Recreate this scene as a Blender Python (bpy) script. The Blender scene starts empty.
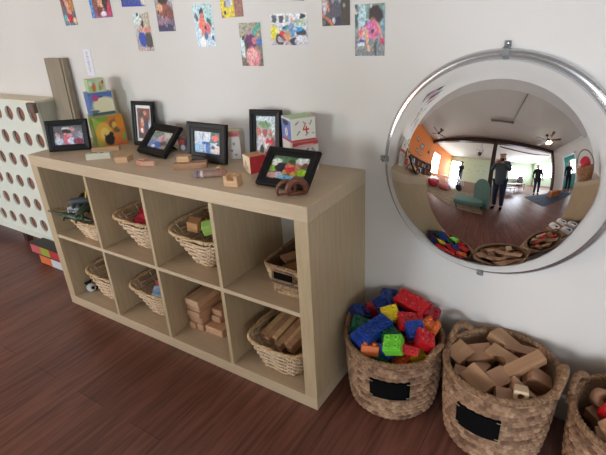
import bpy, math, random
from mathutils import Matrix, Vector, Euler, noise
random.seed(7)
S = bpy.context.scene
COL = S.collection
PI = math.pi
# ---------------------------------------------------------------- camera, world, light, exposure
cam_d = bpy.data.cameras.new('camera'); cam = bpy.data.objects.new('camera', cam_d); COL.objects.link(cam)
cam.location = (2.17709, -1.44352, 1.30016)
cam.rotation_mode = 'XYZ'
cam.rotation_euler = (1.1426554, 0.0525629, 0.5658407)
cam_d.sensor_width = 36.0; cam_d.lens = 36.0 * 467.3 / 606.0
cam_d.clip_start = 0.02; cam_d.clip_end = 60
S.camera = cam
S.view_settings.view_transform = 'Standard'
S.view_settings.look = 'None'
S.view_settings.gamma = 1.0
S.view_settings.exposure = 0.04
S.cycles.use_denoising = True
S.cycles.max_bounces = 10
S.cycles.diffuse_bounces = 6
S.cycles.sample_clamp_indirect = 6.0
W = bpy.data.worlds.new('sky'); S.world = W; W.use_nodes = True
W.node_tree.nodes['Background'].inputs[0].default_value = (0.75, 0.87, 1.0, 1)
W.node_tree.nodes['Background'].inputs[1].default_value = 3.5

def area(name, loc, rot, sx, sy, energy, col):
    d = bpy.data.lights.new(name, 'AREA'); d.shape = 'RECTANGLE'; d.size = sx; d.size_y = sy
    d.energy = energy; d.color = col
    o = bpy.data.objects.new(name, d); COL.objects.link(o); o.location = loc; o.rotation_euler = rot
    return o
DAY = (0.90, 0.95, 1.0)
area('daylight_glass_door', (-2.05, -7.16, 1.15), (PI/2, 0, 0), 1.7, 2.1, 215, (0.78, 0.95, 1.0))         # faces +y
area('daylight_far_window', (5.1, -7.16, 1.6), (PI/2, 0, 0), 2.0, 1.5, 390, (0.80, 0.87, 1.0))
area('daylight_left_window', (-3.16, -4.1, 1.1), (PI/2, 0, -PI/2), 1.2, 1.9, 140, (1.0, 0.94, 0.88))   # faces +x
area('daylight_right_window', (7.36, -5.1, 1.6), (PI/2, 0, PI/2), 2.6, 1.5, 145, DAY)      # faces -x
area('added_hall_daylight', (7.36, -1.7, 1.5), (PI/2, 0, PI/2), 0.9, 1.1, 35, DAY)  # added light to brighten the hall behind the doorway

# ---------------------------------------------------------------- helpers
def lin(c):
    r = []
    for v in c[:3]:
        v = v / 255.0
        r.append(v / 12.92 if v <= 0.04045 else ((v + 0.055) / 1.055) ** 2.4)
    return (r[0], r[1], r[2], 1.0)

MATS = {}
def mat(name, rgb, rough=0.6, noise=None, bump=0.0, bscale=40, metal=0.0, spec=0.5, stretch=(1, 1, 1), vcol=False, coat=0.0):
    """noise=(rgb2, scale, detail) mixes a second colour in"""
    if name in MATS: return MATS[name]
    m = bpy.data.materials.new(name); m.use_nodes = True; nt = m.node_tree; N = nt.nodes; L = nt.links
    b = N['Principled BSDF']
    b.inputs['Base Color'].default_value = lin(rgb)
    b.inputs['Roughness'].default_value = rough
    b.inputs['Metallic'].default_value = metal
    b.inputs['Specular IOR Level'].default_value = spec
    b.inputs['Coat Weight'].default_value = coat
    tc = N.new('ShaderNodeTexCoord'); mp = N.new('ShaderNodeMapping'); mp.inputs['Scale'].default_value = stretch
    L.new(tc.outputs['Object'], mp.inputs['Vector'])
    src = None
    if vcol:
        a = N.new('ShaderNodeAttribute'); a.attribute_name = 'Col'; src = a.outputs['Color']
    if noise:
        n = N.new('ShaderNodeTexNoise'); n.inputs['Scale'].default_value = noise[1]; n.inputs['Detail'].default_value = noise[2]
        L.new(mp.outputs[0], n.inputs['Vector'])
        r = N.new('ShaderNodeValToRGB'); r.color_ramp.elements[0].position = 0.32; r.color_ramp.elements[1].position = 0.68
        if vcol:
            r.color_ramp.elements[0].color = lin(noise[0]); r.color_ramp.elements[1].color = (1, 1, 1, 1)
            x = N.new('ShaderNodeMixRGB'); x.blend_type = 'MULTIPLY'; x.inputs[0].default_value = 1
            L.new(src, x.inputs[1]); L.new(r.outputs[0], x.inputs[2]); src = x.outputs[0]
        else:
            r.color_ramp.elements[0].color = lin(noise[0]); r.color_ramp.elements[1].color = lin(rgb); src = r.outputs[0]
        L.new(n.outputs['Fac'], r.inputs[0])
    if src is not None: L.new(src, b.inputs['Base Color'])
    if bump:
        n2 = N.new('ShaderNodeTexNoise'); n2.inputs['Scale'].default_value = bscale; n2.inputs['Detail'].default_value = 4
        L.new(mp.outputs[0], n2.inputs['Vector'])
        bp = N.new('ShaderNodeBump'); bp.inputs['Strength'].default_value = bump; bp.inputs['Distance'].default_value = 0.004
        L.new(n2.outputs['Fac'], bp.inputs['Height']); L.new(bp.outputs[0], b.inputs['Normal'])
    MATS[name] = m
    return m

class MB:
    def __init__(s): s.v = []; s.f = []; s.c = []; s.cur = None; s.mi = []; s.m = 0; s.smooth = []; s.sm = False
    def add(s, vs, fs, M=None, cols=None):
        o = len(s.v)
        for p in vs:
            p = Vector(p)
            s.v.append(tuple(M @ p) if M else tuple(p))
        for k, f in enumerate(fs):
            s.f.append(tuple(i + o for i in f)); s.mi.append(s.m); s.smooth.append(s.sm)
            s.c.append(cols[k] if cols else s.cur)
        return s
    def box(s, x0, y0, z0, x1, y1, z1, M=None):
        v = [(x0,y0,z0),(x1,y0,z0),(x1,y1,z0),(x0,y1,z0),(x0,y0,z1),(x1,y0,z1),(x1,y1,z1),(x0,y1,z1)]
        return s.add(v, [(0,3,2,1),(4,5,6,7),(0,1,5,4),(1,2,6,5),(2,3,7,6),(3,0,4,7)], M)
    def cbox(s, c, d, M=None):
        return s.box(c[0]-d[0]/2, c[1]-d[1]/2, c[2]-d[2]/2, c[0]+d[0]/2, c[1]+d[1]/2, c[2]+d[2]/2, M)
    def prism(s, pts, z0, z1, M=None):
        n = len(pts); v = [(x, y, z0) for x, y in pts] + [(x, y, z1) for x, y in pts]
        f = [tuple(range(n-1, -1, -1)), tuple(range(n, 2*n))] + [(i, (i+1) % n, (i+1) % n + n, i+n) for i in range(n)]
        return s.add(v, f, M)
    def tube(s, pts, r, n=8, closed=False, M=None, caps=True):
        pts = [Vector(p) for p in pts]; k = len(pts); vs = []; prev = None
        for i, p in enumerate(pts):
            a = pts[(i-1) % k] if (closed or i > 0) else p
            b = pts[(i+1) % k] if (closed or i < k-1) else p
            t = (b - a)
            t = t.normalized() if t.length > 1e-9 else Vector((0, 0, 1))
            if prev is None:
                ref = Vector((0, 0, 1)) if abs(t.z) < 0.9 else Vector((1, 0, 0))
                u = t.cross(ref).normalized()
            else:
                u = (prev - t * prev.dot(t))
                u = u.normalized() if u.length > 1e-6 else t.orthogonal().normalized()
            prev = u; w = t.cross(u)
            rr = r[i] if isinstance(r, (list, tuple)) else r
            for j in range(n):
                a_ = 2*PI*j/n; vs.append(p + u*math.cos(a_)*rr + w*math.sin(a_)*rr)
        f = []
        for i in range(k if closed else k-1):
            i2 = (i+1) % k
            for j in range(n):
                f.append((i*n+j, i*n+(j+1) % n, i2*n+(j+1) % n, i2*n+j))
        if not closed and caps:
            f.append(tuple(range(n-1, -1, -1))); f.append(tuple((k-1)*n+j for j in range(n)))
        o = s.sm; s.sm = True; s.add(vs, f, M); s.sm = o
        return s
    def lathe(s, prof, n=32, M=None, smooth=True):
        vs = []; f = []; k = len(prof)
        for r, z in prof:
            for j in range(n):
                a = 2*PI*j/n; vs.append((r*math.cos(a), r*math.sin(a), z))
        for i in range(k-1):
            for j in range(n):
                f.append((i*n+j, i*n+(j+1) % n, (i+1)*n+(j+1) % n, (i+1)*n+j))
        o = s.sm; s.sm = smooth; s.add(vs, f, M); s.sm = o
        return s
    def ball(s, c, r, M=None, n=16, sq=(1, 1, 1)):
        k = n//2; prof = [(max(1e-4, math.sin(PI*i/k)), -math.cos(PI*i/k)) for i in range(k+1)]
        T = Matrix.Translation(c) @ Matrix.Diagonal((r*sq[0], r*sq[1], r*sq[2], 1))
        if M: T = M @ T
        return s.lathe(prof, n, T)
    def build(s, name, mats, parent=None, bevel=0, seg=2, loc=None, rot=None):
        me = bpy.data.meshes.new(name); me.from_pydata(s.v, [], s.f)
        if not isinstance(mats, (list, tuple)): mats = [mats]
        for m in mats: me.materials.append(m)
        me.polygons.foreach_set('material_index', s.mi)
        me.polygons.foreach_set('use_smooth', s.smooth)
        if any(c is not None for c in s.c):
            ca = me.color_attributes.new('Col', 'FLOAT_COLOR', 'CORNER'); buf = []
            for p, c in zip(me.polygons, s.c):
                c = c or (1, 1, 1, 1)
                if isinstance(c[0], (tuple, list)):
                    for q in c: buf.extend(q)
                else:
                    for _ in range(p.loop_total): buf.extend(c)
            ca.data.foreach_set('color', buf)
        me.update()
        o = bpy.data.objects.new(name, me); COL.objects.link(o)
        if parent: o.parent = parent
        if loc: o.location = loc
        if rot: o.rotation_euler = rot
        if bevel:
            b = o.modifiers.new('bevel', 'BEVEL'); b.width = bevel; b.segments = seg; b.limit_method = 'ANGLE'; b.angle_limit = 0.6
        return o

def tag(o, label, cat, group=None, kind=None):
    if label and len(label.split()) > 16: print('LONG', label)
    if label: o['label'] = label
    if cat: o['category'] = cat
    if group: o['group'] = group
    if kind: o['kind'] = kind
    return o
def thing(name, label, cat, loc=(0, 0, 0), rz=0, group=None):
    o = bpy.data.objects.new(name, None); COL.objects.link(o); o.empty_display_size = 0.05
    o.location = loc; o.rotation_euler = (0, 0, rz)
    return tag(o, label, cat, group)
def struct(name, mb, m, bevel=0):
    o = mb.build(name, m, bevel=bevel); o['kind'] = 'structure'; return o
def spart(name, mb, m, parent, bevel=0):
    return mb.build(name, m, parent, bevel=bevel)
def Rx(a): return Matrix.Rotation(a, 4, 'X')
def Ry(a): return Matrix.Rotation(a, 4, 'Y')
def Rz(a): return Matrix.Rotation(a, 4, 'Z')
def T(x, y, z): return Matrix.Translation((x, y, z))
def dup(root, loc, rot, label=None, group=None):
    r = root.copy(); COL.objects.link(r); r.location = loc; r.rotation_euler = rot
    if label: r['label'] = label
    if group: r['group'] = group
    for ch in list(root.children):
        c = ch.copy(); COL.objects.link(c); c.parent = r
        for g in list(ch.children):
            d = g.copy(); COL.objects.link(d); d.parent = c
    return r

# ---- small printed pictures: a fine mesh whose corners take colours from soft shapes
SEED = [0]
def picture_colors(bg, shapes, grain=True):
    SEED[0] += 1; z0 = SEED[0]*3.7
    busy_ = grain
    def f(x, y):
        if busy_:
            q = Vector((x*7, y*7, z0)); x += .045*noise.noise(q); y += .045*noise.noise(q + Vector((9, 3, 0)))
            q2 = Vector((x*22, y*22, z0+5)); lum = 1 + .34*noise.noise(q2) + .2*noise.noise(q2*2.1); hue = .12*noise.noise(q2*.7 + Vector((4, 4, 4)))
        r, g, b = [bg[0][i]*(1-y) + bg[1][i]*y for i in range(3)]      # bg[0] bottom, bg[1] top
        for sh in shapes:
            if sh[0] == 'e':
                _, cx, cy, rx, ry, c = sh
                d = math.sqrt(((x-cx)/rx)**2 + ((y-cy)/ry)**2); k = min(1, max(0, (1.12-d)/0.24))
            elif sh[0] == 'r':
                _, x0, y0, x1, y1, c = sh
                e = 0.015; k = min(1, max(0, (x-x0)/e+.5))*min(1, max(0, (x1-x)/e+.5))*min(1, max(0, (y-y0)/e+.5))*min(1, max(0, (y1-y)/e+.5))
            else:                                                       # line
                _, x0, y0, x1, y1, w, c = sh
                dx, dy = x1-x0, y1-y0; t = max(0, min(1, ((x-x0)*dx+(y-y0)*dy)/(dx*dx+dy*dy)))
                d = math.hypot(x-x0-t*dx, y-y0-t*dy); k = min(1, max(0, (w-d)/(w*.4)+.2))
            r = r*(1-k)+c[0]*k; g = g*(1-k)+c[1]*k; b = b*(1-k)+c[2]*k
        if busy_: r, g, b = [min(250, max(12, v)) for v in (r*lum*(1+hue), g*lum, b*lum*(1-hue))]
        return lin((r, g, b))
    return f
def paint(mb, w, h, fn, M, n=34):
    """adds a w x h picture in the xz plane (origin = bottom-left), facing -y, through M"""
    nx = max(4, int(n*min(1, w/h))); ny = max(4, int(n*min(1, h/w)))
    vs = [(w*i/nx, 0, h*j/ny) for j in range(ny+1) for i in range(nx+1)]
    cl = [fn(i/nx, j/ny) for j in range(ny+1) for i in range(nx+1)]
    fs = []; cs = []
    for j in range(ny):
        for i in range(nx):
            q = (j*(nx+1)+i, j*(nx+1)+i+1, (j+1)*(nx+1)+i+1, (j+1)*(nx+1)+i); fs.append(q); cs.append(tuple(cl[k] for k in q))
    mb.add(vs, fs, M, cs)
def busy(seed, pal, n=16, smin=.05, smax=.18):
    r = random.Random(seed); out = []
    for _ in range(n): out.append(('e', r.random(), r.random(), r.uniform(smin, smax), r.uniform(smin, smax), r.choice(pal)))
    return out

# ---------------------------------------------------------------- materials
M_wall = mat('cream_wall_paint', (213, 209, 205), 0.65, noise=((209, 205, 200), 3.0, 2), bump=0.06, bscale=220)
M_orange = mat('orange_wall_paint', (226, 128, 62), 0.6)
M_green = mat('pale_green_wall_paint', (196, 214, 186), 0.6)
M_teal = mat('teal_wall_paint', (90, 190, 190), 0.6)
M_ceil = mat('ceiling_paint', (196, 190, 182), 0.8)
M_white = mat('white_paint', (232, 232, 228), 0.45)
M_beam = mat('dark_beam_wood', (74, 42, 34), 0.5, noise=((54, 30, 26), 6, 4), stretch=(1, 8, 8))
M_black = mat('black_lacquer', (20, 20, 21), 0.45, spec=0.25)
M_blackfelt = mat('black_felt', (12, 12, 13), 0.95, bump=0.3, bscale=400, spec=0.1)
M_stitch = mat('raffia_stitch', (170, 145, 105), 0.8)
M_steel = mat('chrome', (215, 218, 222), 0.18, metal=1.0)
M_print = mat('photo_print', (255, 255, 255), 0.4, vcol=True, spec=0.25)
M_card = mat('printed_card', (255, 255, 255), 0.5, vcol=True)

def wood_mat(name, c1, c2, axis='x', rough=0.5, scale=1.0, bump=0.03, coat=0.0):
    if name in MATS: return MATS[name]
    st = {'x': (1.2, 14, 14), 'y': (14, 1.2, 14), 'z': (14, 14, 1.2)}[axis]
    st = tuple(v*scale for v in st)
    return mat(name, c1, rough, noise=(c2, 6, 5), bump=bump, bscale=12, stretch=st, coat=coat)
M_birch = wood_mat('birch_laminate', (200, 180, 153), (190, 170, 142), 'x', 0.42)
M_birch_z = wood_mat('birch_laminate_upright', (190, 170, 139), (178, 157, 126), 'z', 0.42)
M_block = wood_mat('maple_block_wood', (206, 168, 128), (190, 150, 110), 'x', 0.6)
M_block2 = wood_mat('tan_block_wood', (172, 132, 98), (152, 114, 82), 'x', 0.6)
M_block3 = wood_mat('reddish_block_wood', (162, 122, 92), (144, 104, 78), 'x', 0.6)
M_walnut = wood_mat('brown_turned_wood', (122, 70, 46), (92, 50, 34), 'x', 0.4)
M_plankgrey = wood_mat('weathered_plank', (150, 138, 120), (130, 117, 99), 'z', 0.7)

# floor: reddish-brown laminate planks running front to back
def floor_material():
    m = bpy.data.materials.new('red_brown_plank_floor'); m.use_nodes = True; nt = m.node_tree; N = nt.nodes; L = nt.links
    b = N['Principled BSDF']; tc = N.new('ShaderNodeTexCoord')
    mp = N.new('ShaderNodeMapping'); mp.inputs['Rotation'].default_value = (0, 0, PI/2)
    L.new(tc.outputs['Object'], mp.inputs[0])
    br = N.new('ShaderNodeTexBrick'); br.inputs['Scale'].default_value = 1.0
    br.inputs['Brick Width'].default_value = 1.22; br.inputs['Row Height'].default_value = 0.155
    br.inputs['Mortar Size'].default_value = 0.0012; br.inputs['Mortar Smooth'].default_value = 0.2; br.offset = 0.37
    br.inputs['Color1'].default_value = lin((126, 82, 70)); br.inputs['Color2'].default_value = lin((110, 70, 59)); br.inputs['Mortar'].default_value = lin((66, 42, 37))
    L.new(mp.outputs[0], br.inputs['Vector'])
    mp2 = N.new('ShaderNodeMapping'); mp2.inputs['Scale'].default_value = (26, 1.6, 1)
    L.new(tc.outputs['Object'], mp2.inputs[0])
    n = N.new('ShaderNodeTexNoise'); n.inputs['Scale'].default_value = 2.0; n.inputs['Detail'].default_value = 7; n.inputs['Distortion'].default_value = 0.8
    L.new(mp2.outputs[0], n.inputs['Vector'])
    r = N.new('ShaderNodeValToRGB'); r.color_ramp.elements[0].position = .3; r.color_ramp.elements[0].color = (.54, .51, .50, 1)
    r.color_ramp.elements[1].position = .62; r.color_ramp.elements[1].color = (1.14, 1.12, 1.10, 1)
    L.new(n.outputs['Fac'], r.inputs[0])
    x = N.new('ShaderNodeMixRGB'); x.blend_type = 'MULTIPLY'; x.inputs[0].default_value = 1
    L.new(br.outputs['Color'], x.inputs[1]); L.new(r.outputs[0], x.inputs[2]); L.new(x.outputs[0], b.inputs['Base Color'])
    b.inputs['Roughness'].default_value = 0.40
    bp = N.new('ShaderNodeBump'); bp.inputs['Strength'].default_value = 0.12; bp.inputs['Distance'].default_value = 0.002
    L.new(n.outputs['Fac'], bp.inputs['Height']); L.new(bp.outputs[0], b.inputs['Normal'])
    return m
M_floor = floor_material()

def glass_material():
    m = bpy.data.materials.new('window_glass'); m.use_nodes = True; N = m.node_tree.nodes; L = m.node_tree.links
    N.clear(); o = N.new('ShaderNodeOutputMaterial'); t = N.new('ShaderNodeBsdfTransparent'); g = N.new('ShaderNodeBsdfGlossy')
    g.inputs['Roughness'].default_value = 0.02; x = N.new('ShaderNodeMixShader'); x.inputs[0].default_value = 0.06
    L.new(t.outputs[0], x.inputs[1]); L.new(g.outputs[0], x.inputs[2]); L.new(x.outputs[0], o.inputs[0])
    return m
M_glass = glass_material()

# ---------------------------------------------------------------- the room
H = 2.8
XL, XR, XF, YF, YB = -3.0, 5.9, 7.2, -7.0, -2.9
struct('floor', MB().box(XL-.15, YF-.15, -.1, XF+.15, .15, 0), M_floor)
struct('ceiling', MB().box(XL-.15, YF-.15, H, XF+.15, .15, H+.1), M_ceil)
struct('wall_back', MB().box(XL-.15, 0, 0, XF+.15, .12, H), M_wall)
def wall_x(name, x0, x1, ya, yb, holes, m):
    """wall in the plane of constant x, with rectangular openings (y0,y1,z0,z1)"""
    mb = MB(); ys = [ya]
    for (a, b_, c, d) in sorted(holes):
        if a > ys[-1]: mb.box(x0, ys[-1], 0, x1, a, H)
        if c > 0: mb.box(x0, a, 0, x1, b_, c)
        mb.box(x0, a, d, x1, b_, H); ys.append(b_)
    mb.box(x0, ys[-1], 0, x1, yb, H)
    return struct(name, mb, m)
def wall_y(name, y0, y1, xa, xb, holes, m):
    mb = MB(); xs = [xa]
    for (a, b_, c, d) in sorted(holes):
        if a > xs[-1]: mb.box(xs[-1], y0, 0, a, y1, H)
        if c > 0: mb.box(a, y0, 0, b_, y1, c)
        mb.box(a, y0, d, b_, y1, H); xs.append(b_)
    mb.box(xs[-1], y0, 0, xb, y1, H)
    return struct(name, mb, m)
wall_x('wall_left', XL-.12, XL, YF, 0, [(-4.7, -3.5, .15, 2.05)], M_orange)
wall_y('wall_far', YF-.12, YF, XL-.12, XF+.12, [(-2.9, -1.2, 0, 2.2), (4.1, 6.1, .85, 2.35)], M_green)
wall_x('wall_right', XR, XR+.12, YB-.12, 0, [(-2.05, -1.25, 0, 2.05)], M_wall)
wall_y('wall_partition', YB-.12, YB, XR+.12, XF, [], M_wall)
wall_x('wall_side', XF, XF+.12, YF, 0, [(-6.4, -3.8, .85, 2.35), (-2.15, -1.25, .95, 2.05)], M_green)
struct('wall_hall', MB().box(XF-.03, -2.9, 0, XF-.001, -2.2, H).box(XF-.03, -1.2, 0, XF-.001, 0, H).box(XF-.03, -2.2, 0, XF-.001, -1.2, .93).box(XF-.03, -2.2, 2.07, XF-.001, -1.2, H), M_teal)
struct('trim_1', MB().box(XL, YB-.1, H-.24, XF, YB+.1, H), M_beam, 0.01)                     # beam
struct('trim_2', MB().box(1.98, YB-.09, 0, 2.16, YB+.09, H-.24), M_beam, 0.01)              # post
struct('trim_3', MB().box(XR-.12, YB-.09, 0, XR, YB+.09, H-.24), M_beam, 0.01)
struct('trim_5', MB().box(XL, -.33, 2.60, XR, 0, H), M_wall, .004)
struct('baseboard_back', MB().box(XL, -.016, 0, XR, 0, .095), M_white, 0.004)
struct('baseboard_right', MB().box(XR-.016, -1.2, 0, XR, -.02, .095), M_white, 0.004)

def window_y(name, x0, x1, z0, z1, y, nx, nz, door=False):
    f = MB(); w = .06
    f.box(x0, y-.04, z0, x0+w, y+.02, z1).box(x1-w, y-.04, z0, x1, y+.02, z1).box(x0, y-.04, z1-w, x1, y+.02, z1).box(x0, y-.04, z0, x1, y+.02, z0+w)
    for i in range(1, nx): xx = x0+(x1-x0)*i/nx; f.box(xx-.03, y-.035, z0, xx+.03, y+.015, z1)
    for i in range(1, nz): zz = z0+(z1-z0)*i/nz; f.box(x0, y-.03, zz-.015, x1, y+.01, zz+.015)
    o = struct(name, f, M_white)
    MB().box(x0+w, y-.012, z0+w, x1-w, y-.008, z1-w).build('pane', M_glass, o)
    return o
def window_x(name, y0, y1, z0, z1, x, ny, nz):
    f = MB(); w = .06
    f.box(x-.03, y0, z0, x+.03, y0+w, z1).box(x-.03, y1-w, z0, x+.03, y1, z1).box(x-.03, y0, z1-w, x+.03, y1, z1).box(x-.03, y0, z0, x+.03, y1, z0+w)
    for i in range(1, ny): yy = y0+(y1-y0)*i/ny; f.box(x-.028, yy-.025, z0, x+.028, yy+.025, z1)
    for i in range(1, nz): zz = z0+(z1-z0)*i/nz; f.box(x-.02, y0, zz-.015, x+.02, y1, zz+.015)
    o = struct(name, f, M_white)
    MB().box(x-.002, y0+w, z0+w, x+.002, y1-w, z1-w).build('pane', M_glass, o)
    return o
d = window_y('door_1', -2.9, -1.2, 0, 2.2, YF-.05, 2, 1)
MB().tube([(-2.12, YF+.0, 1.0), (-2.12, YF+.03, 1.0), (-2.22, YF+.03, 1.0)], .01, 6).build('door_handle', M_steel, d)
window_y('window_1', 4.1, 6.1, .85, 2.35, YF-.05, 3, 1)
window_x('window_2', -4.7, -3.5, .15, 2.05, XL-.06, 2, 1)
window_x('window_3', -6.4, -3.8, .85, 2.35, XF+.06, 3, 1)
window_x('window_hall_added', -2.15, -1.25, .95, 2.05, XF+.06, 1, 1)  # invented hall window, put in so that light reaches the teal wall
df = MB().box(XR-.02, -2.13, 0, XR, -2.05, 2.13).box(XR-.02, -1.25, 0, XR, -1.17, 2.13).box(XR-.02, -2.13, 2.05, XR, -1.17, 2.13)
struct('trim_4', df, M_white)

# ---------------------------------------------------------------- cube shelf units
SW, SD, SH, ST, SI, SC = 1.49, .39, .79, .0505, .0163, .335
def make_shelf(label, loc):
    t = thing('cube_shelf', label, 'shelf unit', loc)
    MB().box(0, 0, SH-ST, SW, SD, SH).build('top_panel', M_birch, t, .0015)
    MB().box(0, 0, 0, SW, SD, ST).build('bottom_panel', M_birch, t, .0015)
    for x in (0, SW-ST): MB().box(x, 0, ST, x+ST, SD, SH-ST).build('side_panel', M_birch_z, t, .0015)
    MB().box(ST, .002, ST+SC, SW-ST, SD, ST+SC+SI).build('middle_shelf', M_birch, t, .001)
    for k in (1, 2, 3):
        x = ST + k*SC + (k-1)*SI
        for z in (ST, ST+SC+SI): MB().box(x, .002, z, x+SI, SD, z+SC).build('divider', M_birch_z, t, .001)
    return t
shelf = make_shelf('birch cube shelf unit with eight compartments left of the mirror, picture frames along its top', (0, -SD, 0))
shelf2 = dup(shelf, (2.9, -SD, 0), (0, 0, 0), 'second birch cube shelf unit, seen at the mirror right edge, red ball basket on top')
ZU, ZL = ST+SC+SI, ST

# ---------------------------------------------------------------- convex dome mirror
def mirror():
    t = thing('dome_mirror', 'large round convex dome mirror on the wall above the woven baskets', 'mirror', (1.914, 0, .841))
    h, r = .235, .338; Rs = (r*r+h*h)/(2*h); th = math.acos((Rs-h)/Rs); n = 48
    th = math.asin(.320/Rs); prof = [(max(1e-5, Rs*math.sin(th*i/n)), Rs*math.cos(th*i/n) - (Rs-h)) for i in range(n+1)]
    A = Rx(PI/2)                                   # local z -> -y
    m = bpy.data.materials.new('mirrored_acrylic'); m.use_nodes = True; b = m.node_tree.nodes['Principled BSDF']
    b.inputs['Base Color'].default_value = (.80, .80, .80, 1); b.inputs['Metallic'].default_value = 1; b.inputs['Roughness'].default_value = 0.0
    MB().lathe(prof, 160, T(0, -.01, 0) @ A).build('mirror_dome', m, t)
    rim = [(.315, .046), (.320, .0435), (.3225, .026), (.326, .021), (.334, .020), (.341, .018), (.346, .012), (.347, .003), (.346, .0), (.315, .0), (.315, .046)]
    MB().lathe(rim, 160, A).build('rim', mat('silver_rim', (205, 208, 212), 0.22, metal=0.9), t)
    clear = mat('clear_plastic', (215, 218, 220), 0.15); clear.node_tree.nodes['Principled BSDF'].inputs['Transmission Weight'].default_value = .8
    for a in (90, 180, 0, 270):
        M = Ry(math.radians(-a)) 
        mb = MB().box(.330, -.026, -.008, .351, -.0225, .008, M).box(.348, -.026, -.008, .351, 0, .008, M).box(.348, -.004, -.009, .366, 0, .009, M)
        c = mb.build('clip', clear, t, .001)
        M2 = T(*(M @ Vector((.359, -.004, 0)))) @ A
        MB().lathe([(1e-4, .002), (.004, .0018), (.0045, 0)], 10, M2).build('screw', M_steel, c)
mirror()

# ---------------------------------------------------------------- perforated cabinet on the left
def cabinet():
    t = thing('radiator_cover', 'white perforated cabinet with rows of round holes along the wall left of the shelf', 'cabinet')
    x1, x0, yf, z0, z1 = -.325, -1.765, -.12, .12, .967
    mb = MB(); R = .0385; ns = 28
    mb.box(x0, yf, .9585, x1, yf+.014, z1-.012)
    mb.box(x0, yf, z0+.012, x1, yf+.014, .13375)
    mb.box(x1-.001, yf, .13375, x1, yf+.014, .9585)
    for j in range(6):
        for k in range(12):
            cx, cz = -.38-.12*k, .89-.1375*j
            hw, hh = (.06, .06875); ex = .055 if k == 0 else .06
            vs = []; sq = []
            ca = math.atan2(hh, hw); angs = sorted([2*PI*(i+.5)/24 for i in range(24)] + [ca, PI-ca, PI+ca, 2*PI-ca])
            for a in angs:
                c, s_ = math.cos(a), math.sin(a); m_ = max(abs(c)/hw, abs(s_)/hh)
                X = cx+c/m_; X = min(X, x1) if k == 0 else X
                sq.append((X, cz+s_/m_)); vs.append((cx+R*c, cz+R*s_))
            V = [(x, yf, z) for x, z in sq]+[(x, yf, z) for x, z in vs]+[(x, yf+.012, z) for x, z in vs]
            F = []
            for i in range(ns):
                i2 = (i+1) % ns
                F.append((i, ns+i, ns+i2, i2)); F.append((ns+i, 2*ns+i, 2*ns+i2, ns+i2))
            mb.add(V, F)
            # corners of the cell
    mb2 = MB()
    m_w = mat('white_enamel', (214, 218, 207), 0.5)
    mb.build('front_panel', m_w, t)
    mb2.box(x0, yf+.016, z0, x1-.012, yf+.02, z1-.014); mb2.build('backing_sheet', mat('copper_brown_mesh', (150, 98, 80), 0.7, noise=((120, 74, 60), 60, 3)), t)
    MB().box(x1-.012, yf+.016, z0, x1, -.001, z1-.012).build('side_panel', mat('grey_green_panel', (176, 176, 160), 0.6), t)
    MB().box(x0, yf-.004, z1-.012, x1+.004, -.001, z1).build('top_board', mat('cream_board', (222, 212, 188), 0.5), t, .002)
    MB().box(x0, yf-.006, z0-.02, x1, -.02, z0+.012).build('bottom_rail', m_w, t, .002)
    MB().box(x1-.042, yf-.030, .908, x1+.022, yf-.0045, .960).build('latch', mat('brown_leather', (104, 86, 74), .6), t, .006)
    for x in (x0+.05, -1.0, x1-.06): MB().box(x-.02, -.08, 0, x+.02, -.04, z0-.02).build('foot', M_beam, t)
cabinet()

# weathered plank standing against the wall
def plank():
    mb = MB(); pts = [(-.1, -.012), (.06, -.012), (.062, -.019), (.07, -.019), (.072, -.012), (.082, -.012), (.084, -.019), (.1, -.019), (.1, .014), (-.1, .014)]
    mb.prism(pts, 0, 1.165)
    o = mb.build('wooden_plank', M_plankgrey, None, .0015)
    o.location = (-.212, -.048, 0.001); o.scale = (.86, 1, 1); o.rotation_euler = (math.radians(-1.6), 0, 0)
    tag(o, 'tall grey-brown ridged plank leaning on the wall between perforated cabinet and shelf', 'plank')
plank()

# flat game boxes on the floor
def gamebox(name, label, x0, x1, y0, y1, z0, z1, cols, top):
    t = thing(name, label, 'box', ((x0+x1)/2, (y0+y1)/2, z0), 0, None)
    w, d_, h = x1-x0, y1-y0, z1-z0
    mb = MB(); n = len(cols)
    mb.cur = lin(top); mb.box(-w/2, -d_/2, 0, w/2, d_/2, h)
    mb.build('carton', M_card, t, .001)
    m2 = MB(); x = -w/2+.002
    for c, fr in cols:
        m2.cur = lin(c); m2.box(x, -d_/2-.0012, .004, x+(w-.004)*fr, -d_/2+.001, h-.004); x += (w-.004)*fr
    m2.build('printed_spine', M_card, t)
gamebox('game_box', 'flat game box with orange and white spine, bottom one on the floor', -.585, -.26, -.215, -.132, 0, .060,
        [((214, 110, 66), .38), ((206, 208, 216), .4), ((190, 60, 60), .22)], (34, 32, 32))
gamebox('game_box', 'flat game box with pink, lime and red spine, lying on the other', -.655, -.345, -.215, -.132, .0605, .120,
        [((196, 92, 96), .34), ((152, 164, 58), .3), ((180, 56, 56), .36)], (30, 32, 30))

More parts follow.
